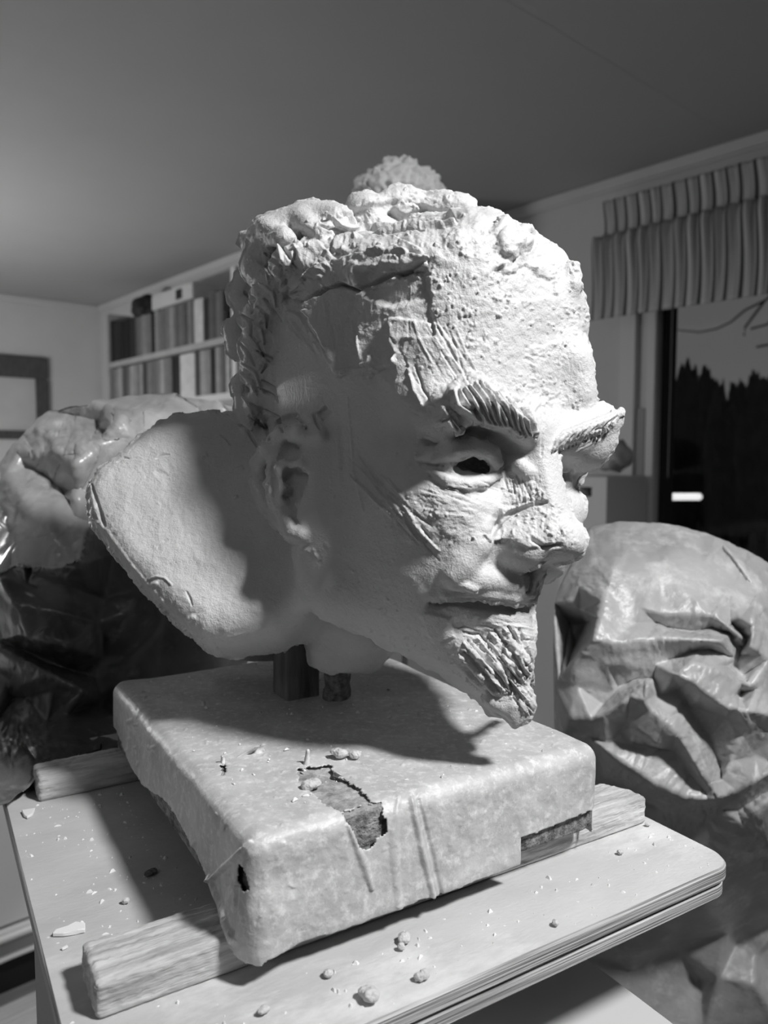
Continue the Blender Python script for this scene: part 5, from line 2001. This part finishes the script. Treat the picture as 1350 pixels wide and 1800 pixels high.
R_LINES = [
    [(190, 340, .055), (130, 520, .055), (75, 735, .06)], [(190, 340, .055), (250, 420, .045), (310, 510, .035), (370, 575, .018)],
    [(190, 340, .055), (110, 340, .045), (0, 430, .035), (-80, 520, .02)], [(75, 735, .06), (0, 830, .045), (-90, 930, .03), (-150, 1000, .02)],
    [(75, 735, .06), (230, 745, .05), (430, 725, .042), (560, 730, .046), (700, 740, .05), (800, 745, .055)],
    [(100, 870, .034), (260, 890, .028), (395, 890, .012), (520, 850, .006), (640, 805, .004), (740, 790, .01)],
    [(440, 640, -.01), (500, 668, -.014), (640, 690, -.01), (760, 672, -.006), (865, 700, .0), (890, 790, .0), (868, 880, .004)],
    [(490, 590, .012), (640, 585, .016), (780, 605, .026), (880, 690, .036), (915, 720, .036)],
    [(860, 620, .022), (985, 612, .05), (990, 700, .05), (975, 775, .045), (1080, 850, .04)], [(870, 645, .0), (960, 730, -.01), (900, 870, .0), (930, 945, .0)],
    [(540, 935, .05), (640, 870, .05), (760, 890, .05), (880, 960, .044), (1060, 1040, .034)], [(540, 935, .05), (640, 980, .055), (740, 1060, .056), (850, 1130, .06), (1010, 1150, .064), (1110, 1165, .064)],
    [(570, 1010, .0), (620, 1120, -.006), (740, 1300, -.008), (800, 1440, .0), (815, 1530, .02)], [(520, 1220, .054), (580, 1310, .054), (660, 1440, .06), (740, 1560, .064), (790, 1640, .07)],
    [(545, 1380, .022), (640, 1520, .034), (720, 1610, .052)], [(1010, 1160, .055), (940, 1290, .034), (870, 1430, .034), (820, 1545, .04)],
    [(130, 1165, .038), (250, 1090, .044), (360, 1010, .044)], [(382, 1000, .05), (372, 1080, .05), (410, 1140, .05), (490, 1200, .05)], [(130, 1110, .004), (220, 1010, .0), (330, 960, .0), (420, 960, .0)],
    [(-60, 1190, .034), (60, 1185, .034), (130, 1165, .038)], [(-40, 1280, .0), (150, 1320, .01), (330, 1345, .012), (440, 1350, .02)], [(270, 1190, .02), (330, 1250, .038), (440, 1330, .04)],
    [(150, 1370, .03), (300, 1480, .046), (430, 1570, .056), (600, 1640, .062), (780, 1650, .066)], [(150, 1520, -.02), (300, 1620, -.02), (500, 1730, -.01), (700, 1770, .0), (850, 1690, .016)],
    [(800, 1640, .055), (900, 1600, .05), (1080, 1500, .046), (1250, 1420, .046)], [(900, 1710, .0), (1080, 1600, .008), (1250, 1500, .008)], [(1090, 1650, .04), (1000, 1720, .034), (930, 1790, .02)],
    [(780, 150, .012), (880, 260, .014), (960, 370, .01), (1080, 540, .012)], [(800, 190, .004), (890, 300, .004), (950, 390, .002)],
]
# right : big grey sheet over a wrapped sculpture
def base_r(px, py):
    u, w_ = (px - 1190) / 330, (py - 1250) / 360
    return .86 - .19 * math.sqrt(max(0.0, 1 - min(1, .8 * u * u + w_ * w_)))


R_PTS = zp(ridges([
    # rim, clockwise
    (-150, 520, 0), (-60, 330, 0), (20, 130, 0), (60, 85, 0), (200, 58, 0), (330, 58, 0), (440, 65, .0), (560, 82, 0), (690, 112, 0), (780, 145, 0), (900, 200, 0), (1000, 245, 0), (1090, 300, 0), (1250, 430, 0),
    (1380, 640, 0), (1400, 1000, 0), (1400, 1500, 0), (1400, 2000, 0),
    # dome
    (300, 170, .01), (560, 210, .015), (450, 320, .02), (700, 330, .015), (640, 480, .02), (850, 430, .012), (960, 360, .0), (790, 200, .012), (1050, 520, .012), (1150, 520, .01), (960, 230, .01),
    # peak and its ridges
    (190, 340, .055), (110, 345, .045), (-20, 440, .03), (75, 735, .06), (150, 560, .052), (0, 560, .0), (-60, 640, -.09), (20, 640, -.08), (-30, 760, -.08), (-150, 1050, .0), (-80, 930, -.02),
    (370, 570, .012), (310, 640, .03), (500, 660, -.004), (490, 590, .0), (640, 640, .0), (780, 600, .012), (230, 740, .045), (430, 720, .028),
    (800, 745, .045), (690, 730, .014), (870, 690, .0), (520, 730, .036), (395, 890, .005), (630, 800, .004), (100, 870, .03), (560, 900, .002), (260, 890, .03),
    (990, 610, .04), (870, 620, .014), (975, 780, .0), (880, 880, .004), (900, 700, .012), (1080, 720, .03),
    (-100, 900, .03), (-20, 1000, .028), (270, 995, .034), (390, 950, .018), (300, 960, .004), (130, 1170, .004),
    (540, 935, .04), (640, 850, .028), (700, 1000, .038), (880, 1050, .044), (850, 1130, .044), (1010, 1150, .05), (1080, 1130, .04), (920, 1040, .0), (1080, 1060, .0), (1180, 1180, .04),
    (590, 1120, .004), (700, 1130, .0), (840, 1190, .006), (1010, 1200, .02), (380, 1010, .034), (400, 1130, .036), (500, 1200, .03), (460, 1050, .01), (520, 1020, .008),
    (150, 1160, .03), (330, 1080, .03), (20, 1190, .028), (-40, 1280, .0), (240, 1260, .004), (450, 1330, .026), (330, 1220, .03), (270, 1180, .014),
    (530, 1215, .045), (600, 1310, .044), (790, 1640, .062), (690, 1500, .05), (640, 1330, .03), (700, 1440, .018), (820, 1540, .014), (560, 1400, .02), (630, 1540, .035), (740, 1300, -.004),
    (960, 1280, .016), (880, 1440, .026), (1000, 1400, .014), (1100, 1280, .03), (1080, 1440, .02),
    (150, 1370, .02), (380, 1370, .032), (300, 1500, .036), (150, 1500, .02), (450, 1580, .045), (600, 1640, .055),
    # under the hem
    (120, 1640, -.02), (300, 1700, -.01), (500, 1760, .0), (720, 1780, .0), (850, 1650, .045), (1000, 1580, .04), (1200, 1480, .03), (880, 1680, .006), (940, 1760, .016), (1080, 1700, .03), (1250, 1640, .02),
    (-50, 1600, -.03), (-150, 1500, -.04), (50, 2000, -.03), (260, 2000, -.02), (520, 2000, .0), (800, 2000, .0), (1100, 1950, .01), (1250, 1900, .0),
    # lower fall of the sheet
    (-100, 2480, -.02), (200, 2480, -.01), (300, 2560, .0), (560, 2440, .02), (850, 2420, .02), (1150, 2360, .02), (600, 2200, .016), (1000, 2200, .01), (300, 2240, .0),
    (560, 2500, -.03), (900, 2470, -.03), (1200, 2420, -.03), (300, 2640, -.04), (700, 2700, -.04), (800, 2680, .01), (950, 2770, .02), (1100, 2860, .02), (1010, 2560, .0), (1000, 2720, .03), (1090, 2640, -.01),
    (-120, 3000, -.02), (300, 3000, -.03), (700, 3000, -.01), (1100, 3000, .0), (1400, 2500, 0), (1400, 3000, 0),
], R_LINES), 1020, 900, 3.2727, base_r)
right_bag = drape('plastic_sheet', R_PTS, M['grey_plastic'], None, .26, 3.3, [(16, .0009), (52, .0009), (140, .0004)], floor_z=.02)
tag(right_bag, 'large crumpled grey plastic sheet covering a rounded shape, right of the table', 'plastic sheet')


# left : black bag over another sculpture
def base_l(px, py):
    u, w_ = (px - 190) / 300, (py - 1050) / 370
    d = .86 - .16 * math.sqrt(max(0.0, 1 - min(1, u * u + w_ * w_)))
    if py > 1225 and px < 260:         # the lower folds come forward and lie on the back corner of the table
        lie = (CAM[2] - Z_TAB - .006) / -ray(px, py)[2] - .004
        f = min(1, (py - 1225) / 90)
        d = min(d, d * (1 - f) + lie * f)
    return d


L_LINES = [
    [(10, 335, .045), (60, 420, .05), (130, 510, .055), (215, 600, .06)], [(0, 450, .045), (55, 600, .05), (100, 750, .055)], [(215, 600, .06), (290, 690, .055), (335, 762, .06)],
    [(100, 765, .055), (200, 755, .055), (335, 762, .06)], [(520, 140, .06), (440, 240, .045), (380, 290, .045)], [(520, 140, .06), (560, 215, .04), (605, 195, .02)],
    [(280, 85, .02), (390, 72, .022), (560, 118, .024), (690, 125, .022)], [(300, 120, -.01), (400, 150, -.016), (450, 200, -.02)],
    [(110, 212, .034), (165, 185, .04), (205, 225, .04), (215, 190, .04), (255, 275, .045), (340, 250, .045), (430, 250, .045)], [(50, 290, .04), (200, 300, .034), (330, 300, .04)],
    [(150, 350, .01), (240, 420, .0), (300, 500, .0)], [(0, 1125, .04), (130, 1185, .046), (240, 1240, .056), (360, 1300, .056)], [(0, 1080, .0), (180, 1165, .0), (400, 1250, -.02)],
    [(100, 1270, .044), (170, 1240, .054), (250, 1330, .044), (300, 1440, .05)], [(90, 1055, .024), (180, 1072, .044), (310, 1105, .04)], [(0, 810, .044), (60, 780, .04), (130, 770, .03)],
    [(330, 330, .05), (350, 300, .045), (420, 270, .045)], [(260, 500, .03), (330, 480, .03), (345, 440, .02)], [(0, 1490, .03), (120, 1440, .05), (200, 1430, .05)], [(0, 1570, .06), (110, 1535, .055), (240, 1560, .04)],
]
L_PTS = zp(ridges([
    (-60, 520, 0), (10, 330, 0), (60, 265, 0), (110, 205, 0), (160, 160, 0), (215, 115, 0), (280, 80, 0), (370, 55, 0), (470, 48, 0), (560, 70, 0), (640, 70, 0), (700, 42, 0), (740, 40, 0), (780, 60, 0), (840, 100, 0),
    (880, 55, 0), (940, 62, 0), (1030, 85, 0), (1100, 120, 0), (1180, 250, 0), (1200, 600, 0), (1200, 1000, 0),
    (300, 85, .02), (400, 110, .012), (440, 190, -.02), (330, 230, -.012), (200, 190, .012), (130, 215, .022), (180, 195, .03), (200, 250, .036), (240, 240, .03), (250, 270, .034), (110, 250, .03),
    (520, 140, .05), (430, 200, .03), (440, 265, .036), (500, 240, .024), (555, 215, .03), (590, 195, .012), (640, 150, .018), (690, 110, .016), (580, 120, .016), (650, 90, .02), (720, 130, .0),
    (360, 290, .03), (340, 330, .036), (280, 300, .02), (70, 290, .03), (150, 350, .012), (230, 400, .008), (300, 370, .02), (330, 480, .014), (200, 530, .012), (260, 500, .02), (330, 420, .0),
    (20, 340, .04), (0, 450, .05), (60, 480, .036), (115, 560, .04), (215, 600, .05), (100, 440, .016), (80, 620, .045), (200, 625, .045), (110, 760, .05), (330, 760, .05), (230, 660, .04), (230, 610, .01), (330, 570, .016), (420, 600, -.02),
    (-20, 560, .01), (30, 640, -.01), (60, 740, -.01), (-60, 800, .0), (20, 810, .036), (130, 790, .012), (280, 850, .02), (330, 780, -.01), (480, 720, -.05), (450, 900, -.03), (620, 860, -.06),
    (120, 850, .016), (60, 920, .024), (0, 1040, .02), (180, 1080, .036), (300, 1100, .03), (130, 1010, .0), (240, 960, .006), (420, 1010, -.01), (540, 970, -.01), (440, 1160, -.03), (620, 1100, -.07),
    (0, 1130, .03), (130, 1190, .042), (240, 1240, .05), (360, 1290, .05), (100, 1150, .004), (260, 1200, .0), (400, 1240, -.02), (520, 1200, -.06), (40, 1270, .03), (100, 1260, .046), (150, 1250, .05), (200, 1260, .036), (300, 1370, .02),
    (230, 1330, .012), (120, 1330, .03), (60, 1330, .03), (180, 1440, .046), (290, 1445, .04), (130, 1400, .036), (40, 1500, .0), (250, 1380, .03), (430, 1350, -.02), (480, 1270, -.05), (420, 1480, -.02),
    (-60, 1150, 0), (-60, 1500, .02), (20, 1570, .05), (100, 1540, .045), (90, 1590, .05), (250, 1560, .02), (330, 1480, .02), (430, 1560, .03), (0, 1620, .03), (160, 1620, .052), (210, 1640, .06), (330, 1590, .03),
    (-60, 1700, .06), (60, 1700, .07), (140, 1680, .065), (90, 1740, .075), (40, 1790, .085), (-60, 1830, .085), (480, 1640, -.02), (560, 1500, -.06), (560, 1640, -.06), (700, 1000, -.08), (700, 1300, -.08), (700, 1600, -.06),
    (900, 1300, -.06), (900, 800, -.06), (900, 300, -.04), (1050, 250, -.02), (1000, 1000, -.05),
], L_LINES, 34), 0, 680, 2.433, base_l, .95)
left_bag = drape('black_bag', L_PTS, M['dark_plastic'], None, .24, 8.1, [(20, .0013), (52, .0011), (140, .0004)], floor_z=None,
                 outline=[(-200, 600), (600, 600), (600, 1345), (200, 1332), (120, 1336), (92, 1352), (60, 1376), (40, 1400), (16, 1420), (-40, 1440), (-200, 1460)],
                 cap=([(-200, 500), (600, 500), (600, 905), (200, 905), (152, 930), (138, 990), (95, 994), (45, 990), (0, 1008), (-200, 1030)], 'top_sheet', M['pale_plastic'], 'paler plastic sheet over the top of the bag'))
tag(left_bag, 'crumpled black plastic bag over a bulky shape, behind the shoulder at the left', 'plastic bag')
